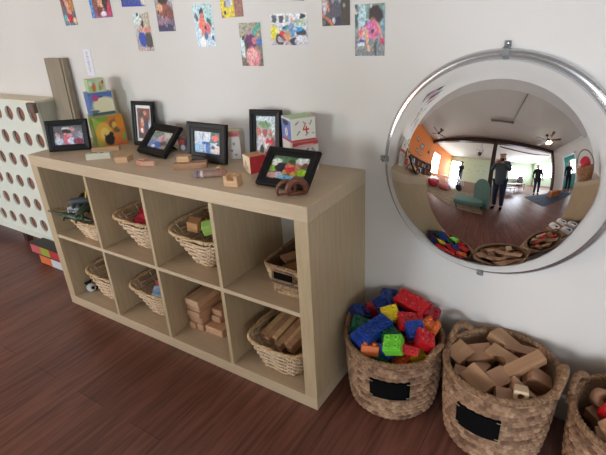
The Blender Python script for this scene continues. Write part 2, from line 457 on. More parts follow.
# ---------------------------------------------------------------- pictures taped to the wall
SKIN = (205, 150, 120)
photos = [
 ('child in red and white leaning forward', -.033, 1.385, .096, .15, -1, ((90, 120, 140), (150, 90, 80)), [('e', .35, .75, .25, .2, (120, 60, 60)), ('e', .6, .8, .2, .2, (40, 60, 70)), ('l', .3, .9, .6, .35, .13, (215, 165, 150)), ('e', .75, .55, .2, .2, (190, 130, 80)), ('e', .45, .2, .35, .13, (190, 50, 70)), ('e', .2, .22, .14, .1, (110, 190, 190)), ('e', .85, .12, .15, .1, (225, 180, 140))]),
 ('close group of faces with purple edge', .208, 1.383, .144, .10, 0, ((140, 90, 140), (120, 80, 70)), [('r', 0, 0, .14, 1, (80, 150, 215)), ('e', .35, .6, .2, .3, (150, 90, 80)), ('e', .55, .55, .17, .3, (212, 160, 140)), ('e', .75, .6, .14, .35, (70, 50, 50)), ('e', .9, .3, .1, .3, (190, 60, 90)), ('e', .45, .25, .15, .2, (120, 60, 50)), ('e', .6, .15, .15, .1, (225, 205, 225))]),
 ('scene with a bright blue strip at the bottom', .428, 1.4165, .146, .10, 2, ((40, 70, 170), (140, 110, 70)), [('r', 0, .28, 1, 1, (112, 84, 66)), ('e', .2, .6, .15, .3, (180, 120, 70)), ('e', .5, .6, .15, .3, (60, 60, 90)), ('e', .75, .5, .2, .25, (120, 70, 60)), ('e', .95, .3, .12, .3, (225, 220, 210))]),
 ('child in blue trousers bending over', .458, 1.267, .096, .15, 0, ((150, 150, 150), (215, 215, 205)), [('r', 0, .7, .55, 1, (205, 222, 220)), ('r', .55, .55, 1, 1, (186, 176, 156)), ('e', .8, .55, .2, .07, (215, 130, 120)), ('l', .25, .35, .55, .72, .09, (70, 50, 50)), ('e', .4, .55, .14, .13, (210, 160, 150)), ('e', .4, .32, .24, .2, (46, 76, 176)), ('e', .8, .28, .22, .24, (76, 70, 70)), ('r', 0, 0, 1, .1, (196, 176, 170))]),
 ('dark busy picture of a child on the floor', .605, 1.341, .097, .15, 0, ((70, 56, 90), (205, 196, 186)), [('e', .5, .8, .3, .2, (60, 42, 40)), ('e', .6, .9, .14, .12, (40, 30, 34)), ('e', .5, .5, .4, .16, (150, 76, 66)), ('e', .25, .58, .16, .12, (200, 156, 120)), ('e', .75, .4, .3, .14, (120, 66, 60)), ('e', .4, .25, .35, .12, (140, 110, 130)), ('e', .5, .08, .6, .1, (60, 50, 92))]),
 ('child in a coral shirt against pale blue', .810, 1.2805, .096, .15, -1, ((196, 214, 232), (186, 214, 220)), [('r', .55, .5, 1, 1, (172, 206, 206)), ('e', .44, .82, .11, .1, (60, 50, 80)), ('e', .46, .72, .1, .07, (190, 110, 90)), ('e', .42, .5, .2, .22, (232, 118, 100)), ('e', .66, .42, .18, .13, (222, 110, 116)), ('l', .72, .62, .95, .45, .06, (50, 100, 90)), ('e', .15, .7, .07, .1, (80, 90, 110)), ('e', .55, .25, .1, .1, (80, 110, 140)), ('e', .35, .1, .16, .14, (255, 255, 255)), ('e', .9, .2, .06, .05, (60, 90, 130))]),
 ('yellow curved shape over a brown ground', .955, 1.3785, .103, .15, -1, ((150, 100, 90), (130, 86, 80)), [('e', .35, .35, .42, .42, (226, 200, 60)), ('e', .38, .5, .24, .26, (205, 210, 225)), ('e', .35, .35, .1, .14, (170, 176, 200)), ('e', .8, .2, .2, .25, (150, 104, 92)), ('e', .62, .55, .08, .1, (40, 40, 60))]),
 ('child in purple behind a large pink shape', 1.030, 1.209, .0985, .148, 0, ((110, 96, 86), (160, 156, 136)), [('r', 0, .72, 1, 1, (156, 152, 134)), ('r', 0, .2, .18, .7, (205, 225, 232)), ('l', .5, .7, 1, .95, .05, (60, 160, 140)), ('e', .5, .78, .1, .08, (190, 140, 170)), ('e', .5, .58, .26, .17, (102, 32, 92)), ('e', .66, .6, .1, .08, (200, 120, 130)), ('e', .93, .55, .16, .08, (50, 110, 200)), ('e', .3, .5, .08, .1, (50, 60, 60)), ('e', .55, .2, .34, .26, (222, 140, 146)), ('e', .5, .28, .2, .14, (230, 166, 166))]),
 ('children with red bicycles in front of a white building', 1.200, 1.2555, .1505, .101, 1, ((190, 180, 190), (226, 230, 236)), [('r', .05, .72, .17, .93, (70, 84, 90)), ('r', .25, .72, .36, .93, (70, 76, 86)), ('r', .43, .75, .5, .93, (130, 150, 140)), ('r', .8, .82, .94, .95, (40, 50, 70)), ('r', .7, .62, 1, .8, (170, 190, 170)), ('e', .08, .4, .1, .24, (226, 216, 60)), ('e', .42, .55, .1, .09, (50, 170, 170)), ('e', .6, .5, .1, .2, (110, 140, 180)), ('e', .6, .8, .04, .07, (225, 160, 140)), ('e', .77, .5, .12, .1, (40, 160, 220)), ('e', .85, .38, .14, .08, (40, 50, 60)), ('e', .55, .36, .1, .1, (60, 150, 200)), ('e', .33, .3, .12, .16, (200, 50, 50)), ('e', .24, .17, .1, .16, (30, 30, 40)), ('e', .24, .17, .05, .09, (180, 170, 180)), ('e', .47, .28, .09, .2, (196, 150, 120)), ('e', .62, .12, .1, .13, (50, 44, 60)), ('e', .85, .15, .2, .14, (205, 205, 215))]),
 ('dark indoor shot with orange streaks', 1.385, 1.336, .101, .15, 0, ((60, 46, 40), (120, 110, 110)), [('e', .6, .75, .3, .3, (110, 120, 140)), ('e', .65, .55, .2, .2, (140, 150, 170)), ('e', .45, .3, .3, .2, (80, 76, 90)), ('l', .05, 1, .25, .3, .05, (205, 130, 90)), ('l', 0, .25, .4, .02, .05, (190, 110, 80)), ('e', .1, .4, .1, .15, (190, 180, 190)), ('e', .85, .3, .18, .3, (66, 50, 34)), ('e', .6, .1, .1, .1, (50, 40, 70))]),
 ('dark-haired child in pink reaching down to grey stones', 1.5035, 1.244, .101, .15, 0, ((120, 126, 130), (150, 166, 160)), [('r', 0, 0, 1, .35, (134, 138, 140)), ('e', .05, .8, .07, .22, (70, 90, 92)), ('r', .12, .3, .5, .98, (178, 206, 212)), ('r', .35, .7, 1, 1, (130, 150, 146)), ('r', .88, .3, 1, .9, (120, 160, 180)), ('e', .7, .8, .24, .17, (54, 36, 34)), ('e', .62, .65, .1, .08, (180, 120, 100)), ('e', .62, .5, .24, .17, (214, 110, 156)), ('e', .42, .55, .12, .1, (200, 110, 200)), ('l', .4, .52, .42, .2, .06, (226, 160, 136)), ('l', .8, .6, .9, .35, .05, (220, 150, 130)), ('e', .2, .45, .09, .12, (225, 130, 130)), ('e', .22, .3, .09, .05, (60, 90, 190)), ('e', .2, .24, .1, .05, (225, 225, 230)), ('e', .92, .3, .07, .05, (220, 60, 110)), ('e', .7, .12, .04, .15, (90, 92, 96)), ('e', .48, .15, .09, .05, (226, 180, 160))]),
 ('mostly cropped picture with a dark red lower edge', 1.225, 1.4205, .10, .15, 6, ((130, 60, 70), (200, 180, 170)), [('e', .5, .2, .3, .2, (60, 50, 60))]),
]
for (txt, cx, cz, w, h, rot, bg, sh) in photos:
    mb = MB(); fn = picture_colors(bg, sh + [('e', random.random(), random.random(), .05, .05, (random.randint(40, 220),)*3) for _ in range(5)])
    paint(mb, w, h, fn, T(-w/2, 0, -h/2), 54)
    o = mb.build('photo_print', M_print); o.location = (cx, -.0014, cz); o.rotation_euler = (0, math.radians(rot), 0)
    s_ = o.modifiers.new('paper', 'SOLIDIFY'); s_.thickness = .0008; s_.offset = -1
    tag(o, 'wall photo: ' + txt, 'photo', 'photo prints on the wall')
# narrow note with faint writing
mb = MB(); sh = [('e', .45, .16+.07*i, .12+.05*(i % 3), .022, (170, 172, 190)) for i in range(11)]
paint(mb, .056, .122, picture_colors(((222, 222, 232), (224, 224, 234)), sh, False), T(-.028, 0, -.061), 40)
o = mb.build('paper_note', M_print); o.location = (.034, -.0014, 1.144); o.rotation_euler = (0, math.radians(1), 0)
o.modifiers.new('paper', 'SOLIDIFY').thickness = .0006
tag(o, 'narrow white paper note with faint writing on the wall above the nested blocks', 'note')

# ---------------------------------------------------------------- picture frames on the shelf top
ZT = SH
def frame(label, loc, yaw, w, h, tilt, bw, bg, sh, mount=None, round_screen=False, depth=.018):
    t = thing('framed_photo', label, 'picture frame', (loc[0], loc[1], ZT+.0005), math.radians(yaw), 'black picture frames on the shelf')
    a = math.radians(tilt); K = Rx(-a)
    # lift so that the back bottom edge does not sink
    K = T(0, 0, depth*math.sin(a)*0) @ K
    mb = MB(); bo = bw
    def ring(x0, x1, z0, z1, y): return [(x0, y, z0), (x1, y, z0), (x1, y, z1), (x0, y, z1)]
    rings = [ring(0, w, 0, h, 0.0), ring(0, w, 0, h, -depth*.75), ring(.004, w-.004, .004, h-.004, -depth),
             ring(bo*.55, w-bo*.55, bo*.55, h-bo*.55, -depth*.9), ring(bo*.6, w-bo*.6, bo*.6, h-bo*.6, -depth*.72), ring(bo, w-bo, bo, h-bo, -depth*.62), ring(bo, w-bo, bo, h-bo, -.003), ]
    vs = [p for r in rings for p in r]; fs = []
    for i in range(len(rings)-1):
        for j in range(4): fs.append((i*4+j, (i+1)*4+j, (i+1)*4+(j+1) % 4, i*4+(j+1) % 4))
    fs.append((0, 1, 2, 3))
    mb.add(vs, fs, K); mb.build('frame_border', M_black, t)
    iw, ih = w-2*bo, h-2*bo; pm = MB(); x0, z0 = bo, bo
    if mount:
        q = MB().box(bo-.001, -.0045, bo-.001, w-bo+.001, -.0032, h-bo+.001, K); q.build('white_mount', mat('white_card', (228, 228, 228), .7), t)
        x0 += mount; z0 += mount*1.3; iw -= 2*mount; ih -= 2.6*mount
    paint(pm, iw, ih, picture_colors(bg, sh), K @ T(x0, -.0052, z0), 56)
    p = pm.build('picture', M_print, t)
    # easel strut behind: from upper back to the shelf top
    zs = h*.55; top = K @ Vector((w/2, .002, zs)); footy = max(top.y+.02, top.y + .05)
    sx = .018
    st = MB().add([(w/2-sx, top.y, top.z), (w/2+sx, top.y, top.z), (w/2+sx*1.4, footy, .0015), (w/2-sx*1.4, footy, .0015),
              (w/2-sx, top.y+.003, top.z), (w/2+sx, top.y+.003, top.z), (w/2+sx*1.4, footy+.004, .0015), (w/2-sx*1.4, footy+.004, .0015)],
             [(0, 1, 2, 3), (7, 6, 5, 4), (0, 4, 5, 1), (1, 5, 6, 2), (2, 6, 7, 3), (3, 7, 4, 0)])
    st.build('easel_strut', M_black, t)
    return t
frame('black landscape frame with a family group photo, leftmost on the shelf', (.062, -.315), 36.3, .186, .136, 11, .027,
      ((150, 150, 175), (110, 110, 115)), [('e', .2, .75, .25, .25, (104, 104, 110)), ('e', .44, .85, .13, .1, (222, 220, 222)), ('e', .45, .68, .14, .14, (70, 56, 60)), ('e', .4, .55, .06, .1, (220, 160, 150)), ('e', .65, .8, .07, .14, (212, 160, 150)), ('e', .78, .5, .22, .2, (140, 130, 150)), ('e', .14, .5, .09, .14, (214, 160, 160)), ('e', .15, .2, .15, .22, (214, 220, 240)), ('e', .42, .25, .1, .3, (222, 110, 130)), ('e', .55, .5, .09, .1, (222, 160, 160)), ('e', .58, .18, .14, .2, (210, 216, 240)), ('e', .82, .16, .18, .16, (150, 70, 90)), ('e', .9, .5, .08, .2, (170, 170, 180))])
frame('tall black frame with white mount and a red-toned photo, behind the tilted frame', (.348, -.066), 3.4, .134, .196, 9, .018,
      ((90, 60, 50), (120, 60, 50)), [('e', .4, .85, .3, .12, (100, 60, 50)), ('e', .3, .8, .14, .1, (60, 56, 60)), ('e', .62, .85, .12, .08, (190, 130, 110)), ('e', .35, .5, .14, .2, (190, 150, 130)), ('e', .3, .3, .22, .13, (190, 60, 50)), ('e', .3, .25, .1, .09, (225, 220, 220)), ('e', .72, .35, .2, .33, (42, 44, 66)), ('e', .92, .3, .08, .35, (200, 200, 215)), ('e', .2, .1, .2, .1, (60, 40, 36)), ('e', .6, .65, .12, .1, (96, 36, 36))], mount=.010)
frame('black landscape frame leaning far back with a pale blue photo, left half', (.486, -.164), -7.7, .202, .148, 46, .033,
      ((120, 130, 150), (170, 168, 160)), [('r', .5, 0, 1, .5, (150, 140, 130)), ('e', .8, .85, .3, .2, (190, 190, 180)), ('e', .3, .8, .3, .2, (130, 140, 130)), ('e', .55, .78, .09, .13, (200, 150, 120)), ('e', .55, .55, .12, .2, (196, 120, 120)), ('e', .45, .55, .1, .25, (186, 170, 190)), ('e', .5, .22, .22, .2, (72, 104, 170)), ('e', .2, .25, .15, .2, (110, 130, 180)), ('e', .75, .35, .16, .12, (90, 80, 80)), ('e', .3, .1, .1, .1, (205, 205, 220))])
frame('black digital-style frame standing upright with a bright blue and white picture', (.778, -.149), -.3, .205, .150, 10, .034,
      ((150, 180, 215), (225, 228, 236)), [('r', .62, .5, 1, 1, (90, 120, 120)), ('e', .8, .75, .13, .16, (226, 110, 110)), ('e', .72, .9, .08, .07, (60, 110, 90)), ('e', .3, .8, .16, .12, (190, 205, 225)), ('l', .3, .65, .36, .95, .02, (120, 140, 160)), ('r', .3, .4, .6, .52, (44, 96, 160)), ('l', 0, .45, .3, .1, .05, (240, 244, 250)), ('e', .1, .2, .2, .2, (150, 190, 226)), ('r', .33, .0, .37, .45, (120, 140, 180)), ('r', .44, 0, .6, .4, (74, 120, 190)), ('r', .58, .1, .62, .6, (120, 120, 100)), ('e', .85, .2, .18, .18, (225, 205, 196)), ('e', .72, .3, .07, .1, (96, 90, 80)), ('e', .92, .45, .08, .06, (90, 100, 110))])
frame('tall black frame, group photo with big red figure two, behind the red block', (1.040, -.076), 9, .132, .197, 9, .024,
      ((190, 170, 160), (150, 160, 150)), [('r', 0, .86, 1, 1, (210, 226, 236)), ('r', .65, .55, 1, .9, (200, 214, 216)), ('e', .45, .8, .3, .08, (116, 146, 104)), ('e', .15, .62, .12, .1, (200, 120, 110)), ('e', .45, .6, .12, .1, (160, 80, 80)), ('e', .75, .6, .1, .1, (180, 110, 90)), ('e', .3, .45, .14, .12, (214, 190, 190)), ('e', .15, .3, .14, .16, (200, 196, 205)), ('e', .3, .15, .1, .12, (40, 34, 44)), ('e', .85, .3, .12, .2, (140, 76, 70)), ('e', .5, .3, .1, .1, (226, 210, 200)),
       ('l', .52, .36, .62, .42, .05, (206, 34, 64)), ('l', .62, .42, .78, .36, .05, (206, 34, 64)), ('l', .78, .36, .74, .22, .05, (206, 34, 64)), ('l', .74, .22, .5, .06, .05, (206, 34, 64)), ('l', .5, .06, .85, .05, .05, (206, 34, 64))])
frame('large black frame leaning back with a green garden photo, rightmost on the shelf', (1.229, -.288), .3, .200, .140, 44, .027,
      ((120, 110, 100), (70, 96, 60)), [('e', .3, .85, .3, .16, (90, 116, 84)), ('e', .15, .72, .13, .16, (212, 220, 216)), ('e', .8, .85, .18, .14, (205, 212, 210)), ('e', .55, .8, .1, .09, (60, 84, 50)), ('e', .12, .45, .14, .12, (130, 160, 60)), ('e', .88, .4, .13, .14, (150, 190, 44)), ('e', .3, .5, .14, .2, (46, 42, 50)), ('e', .5, .6, .12, .12, (190, 110, 90)), ('e', .55, .45, .14, .12, (186, 50, 60)), ('e', .72, .6, .08, .16, (190, 120, 90)), ('e', .65, .3, .1, .1, (200, 150, 60)), ('e', .12, .15, .12, .13, (205, 150, 140)), ('e', .3, .18, .12, .12, (190, 170, 196)), ('e', .52, .12, .24, .1, (110, 170, 200)), ('e', .82, .15, .12, .1, (100, 110, 80)), ('e', .9, .7, .06, .1, (120, 70, 60)), ('e', .44, .34, .06, .08, (196, 150, 70))])

# ---------------------------------------------------------------- printed nesting blocks
def printed_cube(name, label, loc, yaw, s, h, faces, cat='block', group=None, top=(200, 200, 160), kind_h=None):
    """faces: list of (bg, shapes) for front(-y), right(+x), left(-x)"""
    t = MB(); b = s/2
    t.cur = lin(top); t.cbox((0, 0, h/2), (s-.001, s-.001, h-.001))
    for k, (bg, sh) in enumerate(faces):
        M = {0: T(-b, -b, 0), 1: T(b, -b, 0) @ Rz(PI/2), 2: T(-b, b, 0) @ Rz(-PI/2)}[k]
        paint(t, s, h, picture_colors(bg, sh, False), M, 34)
    o = t.build(name, M_card); o.location = loc; o.rotation_euler = (0, 0, math.radians(yaw))
    return tag(o, label, cat, group)
def cube_at(bl, yaw, s):      # centre from front bottom-left corner
    a = math.radians(yaw); return (bl[0] + s/2*(math.cos(a) - math.sin(a)), bl[1] + s/2*(math.sin(a) + math.cos(a)))
c = cube_at((.234, -.182), 66, .130)
printed_cube('nesting_block', 'large orange and green printed block with a black cat, bottom of the left stack', (c[0], c[1], ZT), 66, .130, .136,
   [(((205, 130, 50), (212, 128, 50)), [('e', .1, .8, .18, .2, (150, 180, 70)), ('e', .3, .95, .2, .1, (120, 160, 60)), ('e', .28, .5, .27, .32, (224, 176, 66)), ('e', .3, .45, .15, .2, (236, 206, 110)), ('e', .68, .72, .2, .16, (150, 96, 50)), ('e', .66, .68, .08, .12, (220, 180, 80)), ('e', .72, .52, .12, .1, (110, 96, 60)), ('e', .85, .75, .13, .25, (226, 140, 40)), ('e', .42, .22, .17, .18, (26, 22, 20)), ('e', .5, .4, .07, .08, (26, 22, 20)), ('l', .3, .2, .28, .4, .03, (26, 22, 20)), ('e', .8, .14, .25, .14, (216, 110, 50)), ('e', .93, .25, .07, .12, (110, 170, 80)), ('e', .1, .1, .1, .12, (150, 170, 70))]),
    (((200, 170, 80), (206, 186, 100)), []), (((140, 180, 80), (150, 186, 90)), [('e', .5, .5, .2, .2, (190, 206, 120))])], group='printed nesting blocks in the left stack', top=(190, 176, 120))
c2 = cube_at((.200, -.158), 66, .105)
printed_cube('nesting_block', 'blue and cream printed block, middle of the left stack', (c2[0], c2[1], ZT+.136), 66, .103, .102,
   [(((226, 220, 180), (90, 120, 180)), [('r', 0, .78, 1, 1, (84, 116, 180)), ('e', .12, .6, .2, .3, (96, 130, 190)), ('e', .6, .42, .5, .38, (232, 226, 190)), ('e', .28, .78, .13, .14, (190, 70, 120)), ('r', 0, 0, 1, .14, (70, 96, 96)), ('e', .15, .2, .2, .06, (90, 116, 110)), ('e', .5, .8, .1, .04, (60, 80, 140))]),
    (((190, 190, 150), (196, 196, 150)), []), (((86, 116, 176), (90, 120, 180)), [])], group='printed nesting blocks in the left stack', top=(150, 160, 180))
c3 = cube_at((.192, -.140), 66, .076)
printed_cube('nesting_block', 'small pale green printed block with a rabbit, top of the left stack', (c3[0], c3[1], ZT+.238), 66, .076, .056,
   [(((206, 206, 170), (196, 214, 170)), [('r', 0, 0, .45, 1, (170, 206, 160)), ('e', .3, .4, .12, .35, (206, 120, 60)), ('e', .15, .7, .12, .2, (220, 226, 200)), ('e', .75, .5, .15, .3, (196, 170, 120)), ('e', .65, .3, .08, .2, (150, 160, 90)), ('e', .85, .75, .06, .15, (150, 90, 70))]),
    (((206, 196, 160), (206, 196, 160)), []), (((180, 206, 150), (180, 206, 150)), [])], group='printed nesting blocks in the left stack', top=(206, 206, 176))
c4 = cube_at((1.282, -.142), 55, .097)
printed_cube('nesting_block', 'white printed block with grey leaf sprigs, lower of the stack behind the right frame', (c4[0], c4[1], ZT), 55, .097, .110,
   [(((222, 214, 206), (224, 218, 208)), [('r', 0, .86, 1, 1, (190, 60, 60)), ('e', .5, .86, .35, .05, (226, 190, 190)), ('l', .4, .6, .6, .75, .03, (110, 120, 140)), ('l', .75, .75, .9, .55, .03, (130, 140, 170)), ('l', .1, .7, .25, .6, .03, (150, 150, 160))]),
    (((214, 180, 180), (220, 200, 190)), []), (((220, 210, 205), (220, 210, 205)), [])], group='printed blocks stacked behind the right frame', top=(190, 80, 80))
c5 = cube_at((1.278, -.140), 55, .091)
printed_cube('nesting_block', 'white printed block with blue panel and red number four, upper of its stack', (c5[0], c5[1], ZT+.110), 55, .091, .080,
   [(((226, 222, 210), (228, 224, 212)), [('r', 0, 0, 1, .08, (190, 56, 60)), ('l', .2, .75, .3, .85, .03, (110, 110, 130)), ('l', .25, .3, .35, .45, .03, (130, 130, 120)), ('l', .6, .75, .52, .82, .025, (120, 130, 120)), ('l', .85, .85, .78, .7, .025, (120, 130, 120)), ('l', .6, .25, .7, .35, .025, (120, 90, 150)), ('l', .85, .3, .95, .3, .02, (120, 130, 160)),
       ('l', .60, .76, .50, .50, .026, (200, 40, 40)), ('l', .50, .50, .72, .50, .026, (200, 40, 40)), ('l', .63, .62, .63, .36, .026, (200, 40, 40))]),
    (((210, 196, 196), (220, 214, 206)), []), (((110, 130, 190), (110, 130, 190)), [('e', .45, .8, .3, .14, (60, 60, 90)), ('e', .5, .38, .14, .18, (226, 226, 220)), ('e', .5, .38, .05, .1, (190, 170, 80)), ('r', 0, 0, 1, .08, (190, 56, 60)), ('r', 0, .9, 1, 1, (220, 214, 206))])], group='printed blocks stacked behind the right frame', top=(170, 196, 150))
c6 = cube_at((1.140, -.208), 63, .062)
printed_cube('nesting_block', 'small red wooden block with plain cream side, in front of the tall right frame', (c6[0], c6[1], ZT), 63, .062, .062,
   [(((182, 44, 50), (176, 40, 48)), [('e', .3, .7, .04, .05, (200, 80, 80)), ('e', .7, .4, .04, .05, (200, 80, 80))]), (((214, 190, 150), (214, 190, 150)), []),
    (((222, 206, 176), (226, 210, 180)), [('e', .4, .5, .1, .2, (190, 150, 110)), ('e', .6, .3, .06, .1, (190, 120, 90))])], top=(206, 150, 100))
printed_cube('picture_block', 'white picture block with red marks leaning behind the upright frame', (.945, -.050, ZT), 24, .052, .110,
   [(((222, 216, 206), (206, 130, 120)), [('r', 0, 0, 1, .8, (224, 218, 208)), ('e', .5, .55, .1, .06, (130, 160, 130)), ('e', .3, .3, .1, .04, (180, 120, 120)), ('e', .6, .15, .12, .04, (140, 150, 150)), ('e', .5, .88, .4, .06, (190, 90, 90))]),
    (((214, 200, 186), (214, 200, 186)), []), (((214, 200, 186), (214, 200, 186)), [])])
printed_cube('picture_block', 'small dark multicoloured block standing between the tilted and the upright frame', (.662, -.05, ZT), 30, .050, .060,
   [(((110, 100, 96), (120, 70, 60)), [('e', .3, .7, .25, .2, (196, 70, 60)), ('e', .7, .6, .2, .25, (60, 70, 70)), ('e', .35, .3, .2, .2, (206, 206, 206)), ('e', .75, .25, .15, .15, (70, 120, 90))]),
    (((120, 110, 96), (120, 110, 96)), []), (((120, 110, 96), (120, 110, 96)), [])], top=(120, 90, 70))

# ---------------------------------------------------------------- loose wooden bits on the shelf top
def block(name, label, loc, yaw, dims, m, cat='block', group=None, bev=.0015, tilt=0):
    o = MB().cbox((0, 0, dims[2]/2), dims).build(name, m, None, bev)
    o.location = loc; o.rotation_euler = (tilt, 0, math.radians(yaw)); return tag(o, label, cat, group)
mb = MB(); pf = picture_colors(((206, 206, 190), (212, 210, 196)), [('e', .3, .5, .06, .2, (180, 180, 160)), ('e', .6, .4, .08, .1, (176, 180, 160))])
mb.cur = lin((206, 204, 186)); mb.cbox((0, 0, .0125), (.098, .034, .025)); mb.cur = lin((96, 90, 84)); mb.cbox((-.02, .002, .0255), (.03, .008, .001)); mb.cbox((.015, -.004, .0255), (.014, .012, .001))
o = mb.build('painted_block', M_card, None, .0015); o.location = (.392, -.295, ZT); o.rotation_euler = (0, 0, math.radians(40)); tag(o, 'flat whitish painted block with dark marks on top, near the left front edge', 'block')
block('wooden_block', 'flat pale wooden strip lying in front of the large orange block', (.318, -.205, ZT), 38, (.118, .03, .020), M_block)
block('wooden_block', 'small tan wooden block near the front edge, right of the whitish one', (.535, -.280, ZT), 28, (.054, .058, .024), M_block)
def notch_block(name, label, loc, yaw, m, w=.05, d_=.045, h=.03):
    mb = MB(); mb.box(-w/2, -d_/2, 0, w/2, d_/2, h*.55); mb.box(-w/2, -d_/2, h*.55, -w/2+.012, d_/2, h); mb.box(w/2-.012, -d_/2, h*.55, w/2, d_/2, h)
    mb.box(-w/2+.012, d_/2-.01, h*.55, w/2-.012, d_/2, h)
    o = mb.build(name, m); o.location = loc; o.rotation_euler = (0, 0, math.radians(yaw)); return tag(o, label, 'block')
M_pinkw = mat('pinkish_block_wood', (206, 164, 140), 0.6, noise=((176, 112, 92), 30, 3))
mb = MB(); mb.prism([(-.048, -.012), (.0, -.022), (.05, -.014), (.05, .012), (.01, .012), (-.01, .02), (-.045, .014)], 0, .02); mb.prism([(-.045, .0), (-.01, -.004), (.0, .018), (-.03, .02)], .02, .026)
o = mb.build('carved_toy', M_pinkw, None, .002); o.location = (.675, -.283, ZT); o.scale = (.8, .85, 1); o.rotation_euler = (0, 0, math.radians(20)); tag(o, 'small pinkish carved wooden toy near the front edge below the tilted frame', 'toy')
block('wooden_plank_block', 'long brown wooden plank block lying in front of the upright frame', (.87, -.235, ZT), 38, (.125, .04, .022), M_block2)
block('wooden_block', 'small pale block lying on the brown plank block', (.838, -.232, ZT+.022), 25, (.048, .04, .022), M_block)
# decorated roll with a wedge block leaning behind it
t = thing('printed_roll', 'thin wooden roll with purple and white bands, lying right of the plank block', 'toy', (1.02, -.292, ZT), math.radians(33))
MB().tube([(-.052, 0, .0125), (.06, 0, .0125)], .0125, 16).build('roll_body', mat('roll_wood', (176, 140, 116), 0.6, noise=((116, 92, 96), 30, 3), stretch=(1, .3, .3)), t)
for x, c_ in ((-.048, (110, 96, 130)), (-.030, (200, 190, 186)), (.042, (150, 104, 90))):
    MB().tube([(x, 0, .0125), (x+.009, 0, .0125)], .0129, 16).build('painted_band', mat('band_%d_%d' % (c_[0], c_[2]), c_, .6), t)
mb = MB().prism([(-.035, 0), (.035, 0), (0.005, .03)], -.012, .012, Rx(PI/2))
o = mb.build('triangle_block', M_block, None, .0015); o.location = (1.02, -.245, ZT); o.rotation_euler = (0, 0, math.radians(30)); tag(o, 'triangular pale block standing behind the banded roll', 'block')
notch_block('notched_block', 'pale wooden block with a cut-out pocket at the front edge of the shelf', (1.155, -.322, ZT), 14, M_block, .05, .042, .036)
# two horseshoe arches
def arch(label, loc, yaw, R, r, tilt):
    mb = MB(); n = 22; pts = []
    for k in range(n+1):
        a = -PI*.12 + (PI*1.24)*k/n; pts.append((R*math.cos(a), 0, R*math.sin(a)))
    zmin = min(p[2] for p in pts); pts = [(x, y, z-zmin+r) for x, y, z in pts]
    rr = [r*(.8+.35*math.sin(PI*k/n)) for k in range(n+1)]
    mb.tube(pts, rr, 10, M=Rx(tilt)); mb.box(-R*.9, -r*.8, 0, R*.9, r*.8, r*.9) if False else None
    mb.tube([(-R*.93, 0, r*1.0), (0, .006, r*.75), (R*.93, 0, r*1.0)], r*.7, 8)
    o = mb.build('wooden_arch', M_walnut); o.location = loc; o.rotation_euler = (0, 0, math.radians(yaw)); return tag(o, label, 'toy', 'brown wooden arches')
arch('brown horseshoe wooden arch toy, left of the two, in front of the garden photo frame', (1.378, -.330, ZT), 50, .030, .0055, 0)
arch('brown horseshoe wooden arch toy, larger right one, in front of the garden photo frame', (1.412, -.322, ZT), 48, .029, .0100, 0)

# ---------------------------------------------------------------- big woven baskets
BH = .270
def bprof(t): return .150 + .018*t + .006*math.sin(PI*t) - .020*max(0, 1-t/.10)**2
def weave_mesh(rb, rt, h, rows=15, lumps=42, per=8, around=6, amp=.0125):
    nt_ = lumps*around; mb = MB(); nr = rows*per; rng = random.Random(3)
    lc = {}
    def prof(t): return bprof(t)
    vs = []; cs = []
    for i in range(nr+1):
        t = i/nr; row = min(rows-1, i//per); fr = (i % per)/per if i < nr else 1.0
        for j in range(nt_):
            th = 2*PI*j/nt_ + 2*PI/lumps*.55*fr
            ph = th*lumps/2 + (row % 2)*PI/2
            k = abs(math.sin(PI*fr))**.7
            d_ = amp*(k*(.58+.42*abs(math.cos(ph))**.8)-.4)
            r = prof(t) + d_
            vs.append((r*math.cos(th), r*math.sin(th), t*h + .0008*math.sin(th*7)))
            key = (row, int(((th*lumps/2 + (row % 2)*PI/2)/PI) + .5) % lumps)
            if key not in lc:
                g = rng.choice([(178, 142, 112), (162, 126, 98), (192, 158, 126), (146, 112, 86), (172, 136, 108), (126, 94, 72)]); lc[key] = lin(g)
            cs.append(lc[key])
    fs = []; fc = []
    for i in range(nr):
        for j in range(nt_):
            q = (i*nt_+j, i*nt_+(j+1) % nt_, (i+1)*nt_+(j+1) % nt_, (i+1)*nt_+j); fs.append(q); fc.append(tuple(cs[k] for k in q))
    mb.sm = True; mb.add(vs, fs, None, fc)
    # inside wall and floor
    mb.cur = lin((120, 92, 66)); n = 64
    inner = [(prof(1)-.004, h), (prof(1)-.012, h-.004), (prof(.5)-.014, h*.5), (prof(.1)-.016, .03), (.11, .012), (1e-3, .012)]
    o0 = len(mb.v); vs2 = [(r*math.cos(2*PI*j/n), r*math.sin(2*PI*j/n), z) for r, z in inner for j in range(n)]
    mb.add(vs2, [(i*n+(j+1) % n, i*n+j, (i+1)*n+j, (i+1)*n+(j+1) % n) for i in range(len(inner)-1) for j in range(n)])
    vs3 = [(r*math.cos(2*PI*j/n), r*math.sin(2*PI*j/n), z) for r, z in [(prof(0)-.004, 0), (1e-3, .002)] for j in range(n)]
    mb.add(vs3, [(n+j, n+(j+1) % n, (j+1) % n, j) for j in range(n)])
    return mb
M_weave = mat('water_hyacinth_weave', (255, 255, 255), 0.75, vcol=True, noise=((206, 200, 194), 90, 3), bump=0.35, bscale=160)
M_rope = mat('water_hyacinth_rope', (158, 122, 88), 0.75, noise=((104, 76, 54), 90, 3), bump=0.6, bscale=150)
